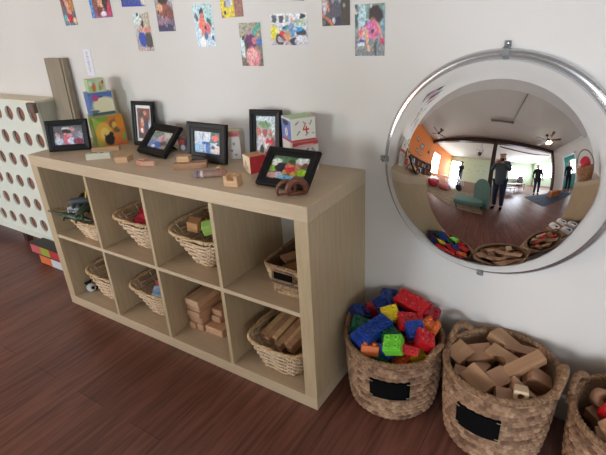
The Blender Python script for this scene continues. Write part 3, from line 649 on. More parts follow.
def rope(mb, pts, r, closed=False, twist=9):
    # three twisted strands
    pts = [Vector(p) for p in pts]; k = len(pts)
    for s_ in range(3):
        out = []; L_ = 0; prev = None
        for i, p in enumerate(pts):
            a = pts[(i-1) % k] if (closed or i) else p; b = pts[(i+1) % k] if (closed or i < k-1) else p
            tt = (b-a).normalized(); up = Vector((0, 0, 1)) if abs(tt.z) < .95 else Vector((1, 0, 0))
            u = tt.cross(up).normalized(); w = tt.cross(u)
            ang = 2*PI*twist*i/(k if closed else k-1) + s_*2*PI/3
            out.append(p + (u*math.cos(ang)+w*math.sin(ang))*r*.5)
        mb.tube(out, r*.62, 7, closed)
wb = weave_mesh(.142, .170, BH)
body0 = None
def big_basket(label, loc, hands, lab_ang, scale=.975, tall=1.0):
    global body0
    t = thing('woven_basket', label, 'basket', loc, 0, 'large woven baskets on the floor')
    t.scale = (scale, scale, scale*tall)
    if body0 is None: body0 = wb.build('basket_wall', M_weave, t)
    else: o = body0.copy(); COL.objects.link(o); o.parent = t
    mb = MB(); n = 180; R = .170
    rope(mb, [(R*math.cos(2*PI*i/n), R*math.sin(2*PI*i/n), BH+.002) for i in range(n)], .0100, True, 26)
    mb.build('rim', M_rope, t)
    for c in hands:
        hb = MB(); pts = []; n = 44
        for i in range(n+1):
            u = i/n; a = c + (u-.5)*.74; z = BH-.018 + .056*math.sin(PI*u)**.75; rr = R + .004 + .004*math.sin(PI*u)
            pts.append((rr*math.cos(a), rr*math.sin(a), z))
        rope(hb, pts, .0105, False, 6); hb.build('handle', M_rope, t)
    if lab_ang is not None:
        lb = MB(); n = 16; vs = []; hw = .39
        for i in range(n+1):
            a = lab_ang + (i/n-.5)*2*hw
            for z, ro in ((.128, .0135), (.203, .0135), (.203, .005), (.128, .005)):
                r = bprof(z/BH)+ro-.002
                vs.append((r*math.cos(a), r*math.sin(a), z))
        fs = []
        for i in range(n):
            for j in range(4): fs.append((i*4+j, (i+1)*4+j, (i+1)*4+(j+1) % 4, i*4+(j+1) % 4))
        fs += [(0, 1, 2, 3), (n*4+3, n*4+2, n*4+1, n*4)]
        lb.add(vs, fs); l = lb.build('label_patch', M_blackfelt, t)
        for a, z in ((-hw*.95, .197), (hw*.95, .197), (-hw*.95, .134), (hw*.95, .134)):
            r = bprof(z/BH)+.012
            p = Vector((r*math.cos(lab_ang+a), r*math.sin(lab_ang+a), z)); tg = Vector((-math.sin(lab_ang+a), math.cos(lab_ang+a), 0))
            MB().tube([p-tg*.008+Vector((0, 0, .002)), p+tg*.008], .0014, 5).build('stitch', M_stitch, l)
    return t
B1 = (1.684, -.170); B2 = (2.038, -.178); B3 = (2.405, -.205)
big_basket('large round woven basket full of coloured plastic bricks, beside the shelf end', (B1[0], B1[1], 0), (math.radians(172), math.radians(-14)), math.radians(-72), .975, .98)
big_basket('large round woven basket full of plain wooden blocks, middle one below the mirror', (B2[0], B2[1], 0), (math.radians(152), math.radians(2)), math.radians(-98), .965, 1.09)
big_basket('large round woven basket at the right edge, holding round wooden pieces and a red toy', (B3[0], B3[1], 0), (math.radians(160), math.radians(-12)), math.radians(-70))

# ---------------------------------------------------------------- plastic bricks
BRC = {'red': (196, 30, 38), 'blue': (24, 62, 150), 'yellow': (226, 200, 30), 'lime': (116, 206, 60), 'green': (26, 100, 70), 'orange': (226, 110, 40), 'navy': (20, 44, 110), 'dred': (150, 22, 34)}
for k_, v_ in BRC.items(): mat('plastic_'+k_, v_, 0.3, spec=0.5)
U = .0300
brick_proto = {}
def brick(color, kind, loc, rot, label, group='coloured plastic bricks in the first basket'):
    nx, ny, hh = {'2x2': (2, 2, .019*1.9), '2x4': (4, 2, .019*1.9), '2x3': (3, 2, .036), '2x1': (2, 1, .036), '4x1': (4, 1, .036)}[kind]
    key = (color, kind)
    if key not in brick_proto:
        bm = MB(); w, d_ = nx*U-.0006, ny*U-.0006; wl = .0025
        bm.box(-w/2, -d_/2, -hh/2, w/2, d_/2, hh/2); ms = MB()
        for i in range(nx):
            for j in range(ny):
                ms.lathe([(.0088, hh/2-.0005), (.0088, hh/2+.0075), (.0078, hh/2+.0085), (.0052, hh/2+.0085), (.0050, hh/2+.003), (1e-4, hh/2+.003)], 16, T((i-(nx-1)/2)*U, (j-(ny-1)/2)*U, 0))
        brick_proto[key] = (bm, ms)
    bm, ms = brick_proto[key]
    t = thing('toy_brick', label, 'toy brick', loc, 0, group); t.rotation_euler = tuple(math.radians(a) for a in rot)
    if isinstance(bm, MB):
        a = bm.build('brick_body', MATS['plastic_'+color], t, .0018); b = ms.build('studs', MATS['plastic_'+color], t)
        brick_proto[key] = (a, b)
    else:
        for q in (bm, ms): c = q.copy(); COL.objects.link(c); c.parent = t
    return t
# (colour, kind, x, y, z, rotations, label)
bricks = [
 ('red', '2x4', 1.702, -.062, .345, (22, 8, -12), 'long bright red brick at the top back of the first basket'),
 ('dred', '2x2', 1.772, -.062, .318, (10, 20, 10), 'dark red brick at the back right, behind the long red one'),
 ('navy', '2x2', 1.606, -.045, .328, (35, 10, 30), 'dark blue brick at the very back of the first basket'),
 ('blue', '2x2', 1.596, -.090, .318, (10, -20, 50), 'blue brick in front of the backmost dark blue one'),
 ('navy', '2x2', 1.542, -.160, .310, (20, 20, 60), 'dark blue brick at the far left by the handle'),
 ('dred', '2x1', 1.574, -.125, .312, (0, 30, 30), 'small dark red brick left of the yellow one'),
 ('yellow', '2x2', 1.652, -.140, .326, (30, -10, 38), 'bright yellow brick in the middle of the first basket'),
 ('blue', '2x4', 1.634, -.232, .318, (8, -8, 66), 'long blue brick on the left front side'),
 ('green', '2x2', 1.567, -.215, .298, (10, 20, 20), 'grey-green brick at the left rim'),
 ('green', '2x3', 1.672, -.215, .302, (0, 10, -25), 'dark green brick right of the long blue one'),
 ('lime', '2x2', 1.722, -.280, .318, (25, -15, 10), 'lime green brick near the front rim'),
 ('red', '2x3', 1.727, -.142, .322, (15, 12, 40), 'bright red brick right of the yellow one'),
 ('blue', '2x2', 1.758, -.182, .324, (30, 0, 40), 'blue brick right of centre with studs up'),
 ('red', '2x2', 1.800, -.208, .318, (15, 30, 30), 'bright red brick at the right front rim'),
 ('orange', '2x2', 1.790, -.120, .308, (-10, 20, 0), 'orange brick at the right back rim'),
 ('orange', '2x2', 1.634, -.280, .270, (-20, 10, 30), 'orange brick at the left front, below the blue ones'),
 ('red', '2x1', 1.770, -.262, .304, (60, 0, 10), 'small red brick standing on end near the front'),
 ('green', '2x2', 1.775, -.075, .300, (0, 10, 20), 'dark green brick at the back right rim'),
 ('blue', '2x2', 1.602, -.268, .296, (15, 30, -20), 'blue brick at the left front rim'),
 ('navy', '2x2', 1.655, -.085, .298, (0, 0, 10), 'dark blue brick beside the yellow one, deeper in the basket'),
 ('navy', '2x2', 1.700, -.260, .275, (0, 15, 70), 'dark blue brick under the lime green one'),
]
for (c_, k_, x, y, z, r, l) in bricks: brick(c_, k_, (x+.002, y+.004, z-.014), r, l)
rng = random.Random(11)
cl = ['red', 'blue', 'green', 'orange', 'yellow', 'navy']
DIRS = ['right side', 'back right', 'right of back middle', 'back middle', 'back left', 'left side, behind', 'left side, in front', 'front left', 'front middle', 'right of front middle', 'front right', 'centre right', 'centre left', 'centre front']
for i in range(14):     # the lower layer seen only between the top ones
    a = 2*PI*i/11 + .2; rr = .098 if i < 11 else .035; a = a if i < 11 else 2*PI*i/3
    brick(cl[i % 6], '2x2', (B1[0]+rr*math.cos(a), B1[1]+rr*math.sin(a), .225), (rng.uniform(-8, 8), rng.uniform(-8, 8), rng.uniform(0, 90)), '%s brick buried in the lower layer, %s' % (cl[i % 6], DIRS[i]))

# ---------------------------------------------------------------- wooden blocks in the second and third basket
def wblock(kind, loc, rot, dims, m, label, group):
    mb = MB(); a, b, c = dims
    if kind == 'box': mb.cbox((0, 0, 0), dims)
    elif kind == 'arch':
        n = 12; pts = [(-a/2, -b/2), (-a*.22, -b/2)] + [(-a*.22*math.cos(PI*i/n), -b/2+a*.22*math.sin(PI*i/n)*.9) for i in range(1, n)] + [(a*.22, -b/2), (a/2, -b/2), (a/2, b/2), (-a/2, b/2)]
        mb.prism(pts, -c/2, c/2)
    elif kind == 'tri': mb.prism([(-a/2, -b/2), (a/2, -b/2), (-a/2, b/2)], -c/2, c/2)
    elif kind == 'hole':
        n = 20; R = min(a, b)*.27; sq = []; ci = []
        for i in range(n):
            an = 2*PI*(i+.5)/n; cx, sx = math.cos(an), math.sin(an); q = max(abs(cx)/(a/2), abs(sx)/(b/2)); sq.append((cx/q, sx/q)); ci.append((R*cx, R*sx))
        V = [(x, y, z) for z in (-c/2, c/2) for x, y in sq] + [(x, y, z) for z in (-c/2, c/2) for x, y in ci]; F = []
        for i in range(n):
            j = (i+1) % n
            F += [(i, j, n+j, n+i), (n+i, n+j, 3*n+j, 3*n+i), (j, i, 2*n+i, 2*n+j), (2*n+i, 3*n+i, 3*n+j, 2*n+j)]
        mb.add(V, F)
    elif kind == 'disc': 
        mb.lathe([(a*.18, -c/2), (a/2, -c/2), (a/2, c/2), (a*.18, c/2), (a*.18, -c/2)], 28)
    o = mb.build('wooden_block', m, None, .002 if kind in ('box', 'tri') else 0); o.location = loc; o.rotation_euler = tuple(math.radians(v) for v in rot)
    return tag(o, label, 'block', group)
G2 = 'plain wooden blocks in the middle basket'
wb2 = [
 ('box', 1.905, -.178, .292, (12, -18, 60), (.070, .062, .060), 0, 'chunky wooden block at the left back of the middle basket'),
 ('box', 1.957, -.152, .297, (18, -8, 28), (.085, .062, .040), 1, 'squared wooden block with its top face up, second from the left'),
 ('box', 2.020, -.072, .315, (-8, 16, -24), (.095, .060, .036), 0, 'thick wooden block at the top back of the middle basket'),
 ('box', 2.082, -.088, .312, (10, 6, 12), (.125, .035, .028), 1, 'long thin wooden block at the right back, pointing right'),
 ('arch', 2.032, -.152, .312, (10, 5, -22), (.100, .050, .032), 0, 'wooden bridge block with a half-round cut-out in the middle'),
 ('box', 1.930, -.250, .280, (5, 10, 10), (.050, .042, .038), 1, 'small wooden block at the left front rim'),
 ('box', 1.985, -.272, .298, (30, 12, -30), (.090, .060, .034), 0, 'flat wooden block sloping down at the front left'),
 ('box', 2.035, -.238, .298, (10, 20, -35), (.058, .058, .040), 1, 'cube-like wooden block in front of the bridge block'),
 ('box', 2.095, -.178, .332, (14, -22, 42), (.125, .040, .030), 0, 'long smooth wooden block lying on top, slanting up to the right'),
 ('box', 2.062, -.290, .290, (25, 5, 20), (.046, .038, .034), 2, 'small pinkish wooden block at the front rim'),
 ('hole', 2.106, -.282, .312, (70, 0, 8), (.040, .034, .050), 3, 'pale wooden block with a round hole facing forward at the front rim'),
 ('box', 2.136, -.182, .296, (10, 35, 20), (.075, .050, .045), 1, 'dark tan wooden block at the right rim'),
 ('tri', 2.110, -.238, .292, (20, 20, 20), (.080, .050, .035), 2, 'triangular wooden block under the long slanting one'),
 ('box', 1.975, -.205, .282, (10, 10, 80), (.075, .040, .035), 2, 'wooden block wedged between the two left blocks'),
 ('box', 2.070, -.200, .285, (0, 0, 70), (.070, .045, .040), 1, 'wooden block mostly hidden under the long slanting one'),
]
MW = [M_block2, M_block3, wood_mat('pink_block_wood', (180, 142, 112), (162, 124, 96), 'x', .6), wood_mat('pale_block_wood', (214, 190, 156), (210, 182, 146), 'x', .6)]
for (k_, x, y, z, r, d_, m_, l) in wb2: wblock(k_, (x+.006, y+.010, z-.036), r, d_, MW[m_], l, G2)
for i in range(12):
    a = 2*PI*i/9; rr = .100 if i < 9 else .03
    wblock('box', (B2[0]+rr*math.cos(a), B2[1]+rr*math.sin(a), .205), (rng.uniform(-12, 12), rng.uniform(-12, 12), rng.uniform(0, 180)), (.07, .045, .038), MW[i % 3], 'block buried under the top layer of the middle basket, ' + DIRS[i], G2)
G3 = 'wooden pieces in the right-hand basket'
wb3 = [
 ('disc', 2.310, -.175, .268, (62, 10, 40), (.056, .056, .030), 1, 'round wooden ring piece at the left of the right-hand basket'),
 ('disc', 2.350, -.140, .280, (75, 0, 20), (.060, .060, .030), 0, 'round wooden ring piece standing behind the left ring'),
 ('box', 2.385, -.230, .275, (20, 10, 30), (.090, .045, .035), 1, 'wooden block slanting in the middle of the right-hand basket'),
 ('box', 2.430, -.150, .280, (10, -20, 60), (.100, .040, .035), 0, 'wooden block at the back of the right-hand basket'),
 ('box', 2.470, -.230, .285, (10, 20, 100), (.110, .040, .030), 1, 'long wooden block at the right of the right-hand basket'),
 ('box', 2.420, -.295, .275, (15, 5, 10), (.100, .040, .035), 2, 'wooden block at the front rim of the right-hand basket'),
 ('arch', 2.350, -.275, .268, (25, 15, 40), (.080, .045, .030), 0, 'wooden bridge block low at the front left of the right-hand basket'),
]
for (k_, x, y, z, r, d_, m_, l) in wb3: wblock(k_, (x, y, z), r, d_, MW[m_], l, G3)
for i in range(8):
    a = 2*PI*i/8; wblock('box', (B3[0]+.09*math.cos(a), B3[1]+.09*math.sin(a), .222), (rng.uniform(-12, 12), rng.uniform(-12, 12), rng.uniform(0, 180)), (.07, .045, .038), MW[i % 3], 'block buried under the top layer of the right-hand basket, ' + DIRS[i], G3)
for (x, y, z, r, l) in [(2.322, -.222, .272, (20, 10, 30), 'red cylinder toy half hidden at the left of the right-hand basket'), (2.455, -.185, .315, (0, 90, 30), 'red cylinder toy on top at the back of the right-hand basket'), (2.400, -.265, .312, (80, 0, 60), 'red cylinder toy on top at the front of the right-hand basket')]:
    o = MB().lathe([(1e-4, -.025), (.014, -.025), (.016, -.022), (.016, .022), (.014, .025), (1e-4, .025)], 20).build('toy_cylinder', MATS['plastic_red']); o.location = (x, y, z); o.rotation_euler = tuple(math.radians(v) for v in r)
    tag(o, l, 'toy', 'red cylinders in the right-hand basket')

# ---------------------------------------------------------------- wicker baskets in the compartments
M_wicker = mat('pale_wicker', (230, 208, 180), 0.6, noise=((200, 168, 134), 60, 3), bump=0.3, bscale=200)
M_wickerrim = mat('wicker_rim', (216, 186, 146), 0.6, noise=((184, 148, 108), 80, 3), bump=0.4, bscale=150)
M_wickerdark = mat('wicker_base_inside', (150, 112, 78), 0.8)
def wicker(label, loc, rz, rx, ry, bx, by, h, saddle=.008, gap=True, stakes=26, rows=11, px=4.6, group='small wicker baskets in the shelf'):
    t = thing('wicker_basket', label, 'basket', loc, rz, group)
    def pt(th, u, off=0):
        c, s_ = math.cos(th), math.sin(th); q = 2/px; f = u**1.1
        X = (bx+(rx-bx)*f+off)*math.copysign(abs(c)**q, c); Y = (by+(ry-by)*f+off)*math.copysign(abs(s_)**q, s_)
        return (X, Y, .006+h*u + saddle*(u**2)*c*c)
    mb = MB(); n = stakes*4
    for k in range(rows):
        u = (.04 + .78*k/(rows-1)) if gap else (.04 + .9*k/(rows-1))
        for q in (0,):
            mb.tube([pt(2*PI*i/n, u+q, .0036*math.cos(PI*(i/4*1.0)+(PI if (k % 2) else 0)+(PI if q else 0))) for i in range(n)], .0038, 6, True)
    mb.build('woven_side', M_wicker, t)
    sb = MB()
    for i in range(stakes):
        th = 2*PI*i/stakes; sb.tube([pt(th, v) for v in (0, .2, .4, .6, .8, 1)], .0026, 5)
    sb.build('stakes', M_wicker, t)
    rb_ = MB(); n = 120
    for s_ in (0, PI):
        rb_.tube([tuple(Vector(pt(2*PI*i/n, 1, .004*math.cos(22*2*PI*i/n+s_))) + Vector((0, 0, .004*math.sin(22*2*PI*i/n+s_)))) for i in range(n)], .0052, 6, True)
    rb_.build('rim', M_wickerrim, t)
    bb = MB(); n = 40; bb.add([pt(2*PI*i/n, 0)[:2]+(0.0,) for i in range(n)]+[pt(2*PI*i/n, .03)[:2]+(.008,) for i in range(n)], [tuple(range(n-1, -1, -1)), tuple(range(n, 2*n))]+[(i, (i+1) % n, n+(i+1) % n, n+i) for i in range(n)])
    bb.build('base', M_wickerdark, t)
    return t
ZB = .0006
wicker('wicker basket of dark toy animals, top row, leftmost compartment', (.275, -.252, ZU+ZB), 0, .112, .130, .066, .098, .088, .010)
wicker('wicker basket with red cloth inside, top row, second compartment from the left', (.570, -.196, ZU+ZB), 0, .146, .150, .052, .100, .136)
wicker('whitish wicker basket of painted blocks, top row, third compartment', (.920, -.196, ZU+ZB), 0, .152, .148, .050, .100, .132, .018)
wicker('empty-looking wicker basket, bottom row, leftmost compartment', (.230, -.200, ZL+ZB), 0, .142, .146, .060, .118, .128)
wicker('wicker basket with white and red cloths, bottom row, second compartment', (.570, -.198, ZL+ZB), 0, .146, .148, .050, .100, .136)
wk4 = wicker('round wicker basket of long wooden planks, bottom row, right compartment', (1.285, -.222, ZL+ZB), 0, .136, .150, .085, .118, .120, .012, False)
# rectangular tray basket
def tray():
    t = thing('tray_basket', 'rectangular seagrass tray basket with a dark handle slot, top right compartment', 'basket', (1.345, -.188, ZU+ZB), 0)
    def rr(th, hx, hy): 
        c, s_ = math.cos(th), math.sin(th); q = 2/9; return (hx*math.copysign(abs(c)**q, c), hy*math.copysign(abs(s_)**q, s_))
    M_sg = mat('seagrass_weave', (255, 255, 255), .75, vcol=True, noise=((186, 180, 174), 90, 3), bump=.5, bscale=200)
    def band(z0, z1, hx0, hx1, hy0, hy1, rows, pal, mbb, seed):
        rg = random.Random(seed); n = 176; per = 5; nr = rows*per; V = []; C = []; lc = {}
        for i in range(nr+1):
            tt = i/nr; row = min(rows-1, i//per); fr = (i % per)/per if i < nr else 1
            for j in range(n):
                th = 2*PI*j/n; lump = (j+((row % 2)*4)) // 8
                k = abs(math.sin(PI*fr))*abs(math.sin(PI*(((j+(row % 2)*4) % 8)/8)+.2))
                hx = hx0+(hx1-hx0)*tt + .004*k; hy = hy0+(hy1-hy0)*tt + .004*k
                x, y = rr(th, hx, hy); V.append((x, y, z0+(z1-z0)*tt)); kk = (row, lump)
                if kk not in lc: lc[kk] = lin(rg.choice(pal))
                C.append(lc[kk])
        F = []; FC = []
        for i in range(nr):
            for j in range(n):
                q = (i*n+j, i*n+(j+1) % n, (i+1)*n+(j+1) % n, (i+1)*n+j); F.append(q); FC.append(tuple(C[k] for k in q))
        mbb.sm = True; mbb.add(V, F, None, FC)
    pal = [(190, 160, 124), (170, 138, 104), (204, 176, 140), (146, 112, 82)]
    a = MB(); band(0, .055, .064, .070, .130, .138, 5, pal, a, 1); a.build('lower_tier', M_sg, t)
    a = MB(); band(.050, .122, .072, .086, .140, .152, 6, pal, a, 2)
    a.cur = lin((110, 84, 60)); inn = [(.082, .148, .120), (.066, .132, .056), (.01, .02, .055)]; n = 60; o_ = len(a.v)
    V = [rr(2*PI*j/n, hx, hy)+(z,) for hx, hy, z in inn for j in range(n)]; a.add(V, [(i*n+(j+1) % n, i*n+j, (i+1)*n+j, (i+1)*n+(j+1) % n) for i in range(2) for j in range(n)])
    a.build('upper_tier', M_sg, t)
    a = MB(); n = 90; rope(a, [rr(2*PI*j/n, .086, .152)+(.123,) for j in range(n)], .0055, True, 24); a.build('rim', M_rope, t)
    a = MB(); n = 90; a.tube([rr(2*PI*j/n, .0745, .1425)+(.054,) for j in range(n)], .0055, 6, True); a.build('dark_band', mat('dark_seagrass', (92, 78, 70), .8), t)
    a = MB().box(-.040, -.1535, .074, .040, -.150, .104, Rx(math.radians(-8)) if False else None); a.build('painted_slot_dark', M_blackfelt, t, .004)  # solid black patch paints the dark of the open handle cut-out
    a = MB(); a.tube([(-.043, -.154, .071), (.043, -.154, .071), (.043, -.154, .107), (-.043, -.154, .107)], .004, 6, True); a.build('slot_binding', M_rope, t)
    return t
tray()
for i, (x, y, z, r) in enumerate([(1.345, -.15, .088, (6, 0, 84)), (1.325, -.20, .105, (12, 5, 70)), (1.37, -.17, .108, (18, -8, 96)), (1.36, -.23, .090, (5, 0, 60))]):
    o = MB().cbox((0, 0, 0), (.15, .038, .014)).build('flat_block', [M_block3, M_block2][i % 2], None, .001); o.location = (x, y, ZU+z); o.rotation_euler = tuple(math.radians(v) for v in r)
    tag(o, ['flat reddish block at the back of the tray basket', 'flat tan block lying on the left of the tray basket', 'flat reddish block lying highest in the tray basket', 'short-looking tan block at the front of the tray basket'][i], 'block', 'flat blocks in the tray basket')
# long planks leaning in the round wicker basket
pl = [(-.085, .02, 0), (-.05, .0, 1), (-.018, .015, 0), (.018, -.01, 1), (.045, .01, 0), (.075, -.005, 1), (-.065, .05, 1), (-.03, .045, 0), (.005, .05, 1), (.04, .045, 0)]
for i, (dx, dy, m_) in enumerate(pl):
    L_ = .23; o = MB().cbox((0, 0, 0), (.027, L_, .032)).build('plank_block', [M_block, M_block2][m_], None, .0015)
    zz = .140 if i < 6 else .098
    o.location = (1.290+dx*.86, -.212+dy, ZL+zz+(i % 3)*.004); o.rotation_euler = (math.radians(15), math.radians(3*(i % 2)-1.5), math.radians(-9))
    tag(o, 'long wooden plank in the bottom right wicker basket, %s' % ['far left, against the rim', 'second from the left, front end low', 'third from the left, slightly set back', 'middle one of the top layer', 'right of the middle, pale', 'far right of the top layer', 'lower layer, left', 'lower layer, second', 'lower layer, third', 'lower layer, right'][i], 'block', 'planks in the round wicker basket')
# stacked unit blocks, bottom row third compartment
st = [  # x0,x1,y0(front),y1,z0,z1
 (.768, .806, -.298, -.06, 0, .034, 'bottom layer, left, narrow front'), (.809, .850, -.292, -.06, 0, .034, 'bottom layer, second from the left'), (.855, .956, -.286, -.16, 0, .034, 'bottom layer, right, broad front'),
 (.767, .846, -.290, -.06, .0345, .066, 'second layer of the left pile'), (.769, .848, -.300, -.06, .0665, .098, 'third layer of the left pile'), (.766, .847, -.294, -.08, .0985, .129, 'fourth layer of the left pile'), (.770, .852, -.302, -.10, .1295, .160, 'topmost of the left pile'),
 (.858, .912, -.246, -.07, .0345, .066, 'middle layer, right of the tall pile'), (.860, .918, -.238, -.09, .0665, .096, 'upper slab, right of the tall pile'), (.922, .955, -.170, -.05, .0345, .090, 'upright one set back at the far right'),
 (.858, .954, -.158, -.05, 0, .033, 'bottom layer, at the back right'),
]
for (x0, x1, y0, y1, z0, z1, l) in st:
    o = MB().box(x0+.0006, y0, ZL+z0+.0003, x1-.0006, y1, ZL+z1).build('wooden_block', [wood_mat('unit_block_wood', (212, 170, 138), (196, 150, 118), 'y', .6), wood_mat('unit_block_wood_pale', (222, 186, 152), (206, 168, 134), 'y', .6)][int(z0*1000) % 2], None, .004)
    tag(o, 'unit block in the stacked pile, ' + l, 'block', 'stacked unit blocks')

# toy blocks in third basket
def softcube(label, loc, rot, s, c_, h=None):
    o = MB().cbox((0, 0, 0), (s, s, h or s)).build('toy_cube', mat('cube_%d_%d_%d' % c_, c_, .6), None, .003); o.location = loc; o.rotation_euler = tuple(math.radians(v) for v in rot)
    return tag(o, label, 'block', 'toy cubes in the whitish wicker basket')
softcube('tan wooden cube at the left in the whitish wicker basket', (.865, -.260, ZU+.158), (12, 10, 20), .046, (190, 140, 96))
softcube('lime green cube in the middle of the whitish wicker basket', (.945, -.265, ZU+.162), (15, -10, 40), .044, (162, 204, 104))
softcube('yellow block lying between tan and green cubes', (.915, -.225, ZU+.150), (0, 20, 50), .042, (214, 176, 60))
softcube('orange-tan block at the right of the whitish wicker basket', (1.000, -.225, ZU+.150), (10, 30, 10), .048, (196, 130, 80))
softcube('red block deep in the whitish wicker basket', (.985, -.165, ZU+.135), (10, 0, 60), .045, (170, 60, 50))
softcube('dark wooden block at the back left of the whitish wicker basket', (.872, -.165, ZU+.140), (10, 0, 30), .05, (110, 76, 56))
o = MB().ball((0, 0, 0), .030).build('toy_ball', mat('grey_blue_ball', (120, 126, 136), .5)); o.location = (.925, -.175, ZU+.185); tag(o, 'grey-blue ball at the back of the whitish wicker basket', 'ball')
o = MB().ball((0, 0, 0), .026).build('toy_ball', mat('yellow_tan_ball', (206, 166, 104), .5)); o.location = (.975, -.215, ZU+.190); tag(o, 'small yellowish ball right of the grey-blue ball', 'ball')

# crumpled cloths
def cloth(label, loc, sx, sy, sz, col, seed, cat='cloth'):
    rg = random.Random(seed); n = 28; k = 14; V = []; F = []
    ph = [rg.uniform(0, 6) for _ in range(6)]
    for i in range(k+1):
        v = PI*i/k
        for j in range(n):
            a = 2*PI*j/n; f = 1+.13*math.sin(3*a+ph[0]+2*v)+.10*math.sin(5*a+ph[1]-3*v)+.07*math.sin(9*a+ph[2]+5*v)+.08*math.sin(6*v+ph[3])
            V.append((sx*f*math.sin(v)*math.cos(a), sy*f*math.sin(v)*math.sin(a), -sz*math.cos(v)*f))
    for i in range(k):
        for j in range(n): F.append((i*n+j, i*n+(j+1) % n, (i+1)*n+(j+1) % n, (i+1)*n+j))
    mb = MB(); mb.sm = True; mb.add(V, F); o = mb.build('crumpled_cloth', mat('cloth_%d_%d_%d' % col, col, .9, bump=.2, bscale=300)); o.location = loc; return tag(o, label, cat)
cloth('crumpled red cloth in the top row wicker basket', (.585, -.195, ZU+.122), .105, .100, .040, (178, 26, 48), 1)
cloth('dark green cloth showing at the front gap of the red-cloth basket', (.600, -.300, ZU+.098), .060, .026, .022, (30, 110, 90), 2)
cloth('crumpled white cloth in the bottom row wicker basket', (.615, -.185, ZL+.155), .060, .070, .048, (214, 210, 212), 3)
cloth('crumpled red cloth in the bottom row wicker basket', (.565, -.215, ZL+.128), .050, .055, .035, (186, 60, 70), 4)
cloth('pale blue cloth at the front of the bottom row wicker basket', (.600, -.275, ZL+.118), .060, .035, .032, (150, 176, 206), 5)
cloth('small dark red cloth at the right in the bottom row wicker basket', (.655, -.240, ZL+.140), .03, .03, .03, (140, 30, 44), 6)

# skin-modifier helper
def skin(name, chains, m, parent=None, sub=2, loc=None):
    """chains: list of lists of (x,y,z,r) ; vertices at equal coordinates are shared"""
    V = []; R = []; E = []; idx = {}; roots = []
    for ch in chains:
        pv = None
        for (x, y, z, r) in ch:
            key = (round(x, 4), round(y, 4), round(z, 4))
            if key not in idx:
                idx[key] = len(V); V.append((x, y, z)); R.append(r)
                if pv is None: roots.append(idx[key])
            i = idx[key]
            if pv is not None and pv != i: E.append((pv, i))
            pv = i
    me = bpy.data.meshes.new(name); me.from_pydata(V, E, []); me.materials.append(m)
    o = bpy.data.objects.new(name, me); COL.objects.link(o)
    o.modifiers.new('skin', 'SKIN'); o.modifiers['skin'].use_smooth_shade = True
    if not me.skin_vertices: me.skin_vertices.new() if hasattr(me.skin_vertices, 'new') else None
    lay = me.skin_vertices[0].data if len(me.skin_vertices) else None
    if lay:
        for i, r in enumerate(R): lay[i].radius = (r, r) if not isinstance(r, tuple) else r
        for i in roots: lay[i].use_root = True
    s_ = o.modifiers.new('sub', 'SUBSURF'); s_.levels = sub; s_.render_levels = sub
    if parent: o.parent = parent
    if loc: o.location = loc
    return o
# toy animals
def toy_animal(kind, label, loc, rot, col, s=1.0):
    m = mat('toy_%d_%d_%d' % col, col, .45)
    if kind == 'croc':
        ch = [[(-.13*s, 0, .020, .003), (-.08*s, .004, .016, .007), (-.035*s, 0, .018, .013*s), (.02*s, 0, .019, .015*s), (.045*s, 0, .019, .011*s), (.075*s, 0, .017, .008*s), (.10*s, 0, .015, .005*s)]]
        for sx in (-.03*s, .03*s):
            for q in (-1, 1): ch.append([(.02*s if sx > 0 else -.035*s, 0, .019 if sx > 0 else .018, .012), (sx, q*.022*s, .012, .005), (sx+.006, q*.028*s, .003, .004)])
    else:
        ch = [[(-.055*s, 0, .030*s, .003*s), (-.04*s, 0, .042*s, .010*s), (0, 0, .040*s, .018*s), (.035*s, 0, .044*s, .016*s), (.055*s, 0, .058*s, .011*s), (.072*s, 0, .060*s, .011*s), (.085*s, 0, .052*s, .006*s)]]
        for sx, ax in ((-.038*s, -.04*s), (.036*s, .035*s)):
            for q in (-1, 1): ch.append([(ax, 0, (.042 if ax < 0 else .044)*s, .012*s), (sx, q*.014*s, .022*s, .007*s), (sx, q*.015*s, .004*s, .006*s)])
        ch.append([(.055*s, 0, .058*s, .011*s), (.052*s, .012*s, .072*s, .004*s)]); ch.append([(.055*s, 0, .058*s, .011*s), (.052*s, -.012*s, .072*s, .004*s)])
    o = skin('toy_animal', ch, m, None, 1); o.location = loc; o.rotation_euler = tuple(math.radians(v) for v in rot)
    return tag(o, label, 'toy animal', 'toy animals in the left wicker basket')
A0 = ZU + .085
toy_animal('croc', 'dark green toy reptile, its tail sticking out over the basket rim', (.200, -.372, A0+.010), (0, 6, 14), (58, 76, 56), 1.12)
toy_animal('q', 'light grey toy elephant-like animal on top of the heap', (.195, -.345, A0+.028), (10, 10, 30), (150, 154, 160), .85)
toy_animal('q', 'black four-legged toy animal at the back of the heap', (.175, -.290, A0+.034), (0, 20, -40), (44, 44, 52), 1.25)
toy_animal('q', 'dark grey four-legged toy animal on its side in the middle', (.215, -.315, A0+.070), (50, 10, 60), (76, 80, 86), 1.2)
toy_animal('q', 'dark green four-legged toy animal at the right front', (.262, -.350, A0+.034), (20, 0, 110), (60, 78, 56), 1.1)
toy_animal('q', 'blackish four-legged toy animal at the right back', (.245, -.285, A0+.092), (30, 30, 150), (50, 50, 54), 1.2)
toy_animal('q', 'small white-spotted grey toy animal at the left of the heap', (.165, -.330, A0+.026), (60, 0, 80), (190, 190, 196), .7)
toy_animal('q', 'dark blue-grey toy animal low in the heap', (.235, -.290, A0+.036), (0, 0, 70), (56, 62, 76), 1.3)
o = MB().tube([(-.03, 0, 0), (0, 0, .006), (.03, 0, 0)], [.003, .005, .003], 8).build('toy_snake', mat('yellow_toy', (214, 184, 60), .5)); o.location = (.262, -.315, A0+.135); o.rotation_euler = (0, .5, -.9); tag(o, 'short yellow toy stick on top of the animal heap', 'toy')
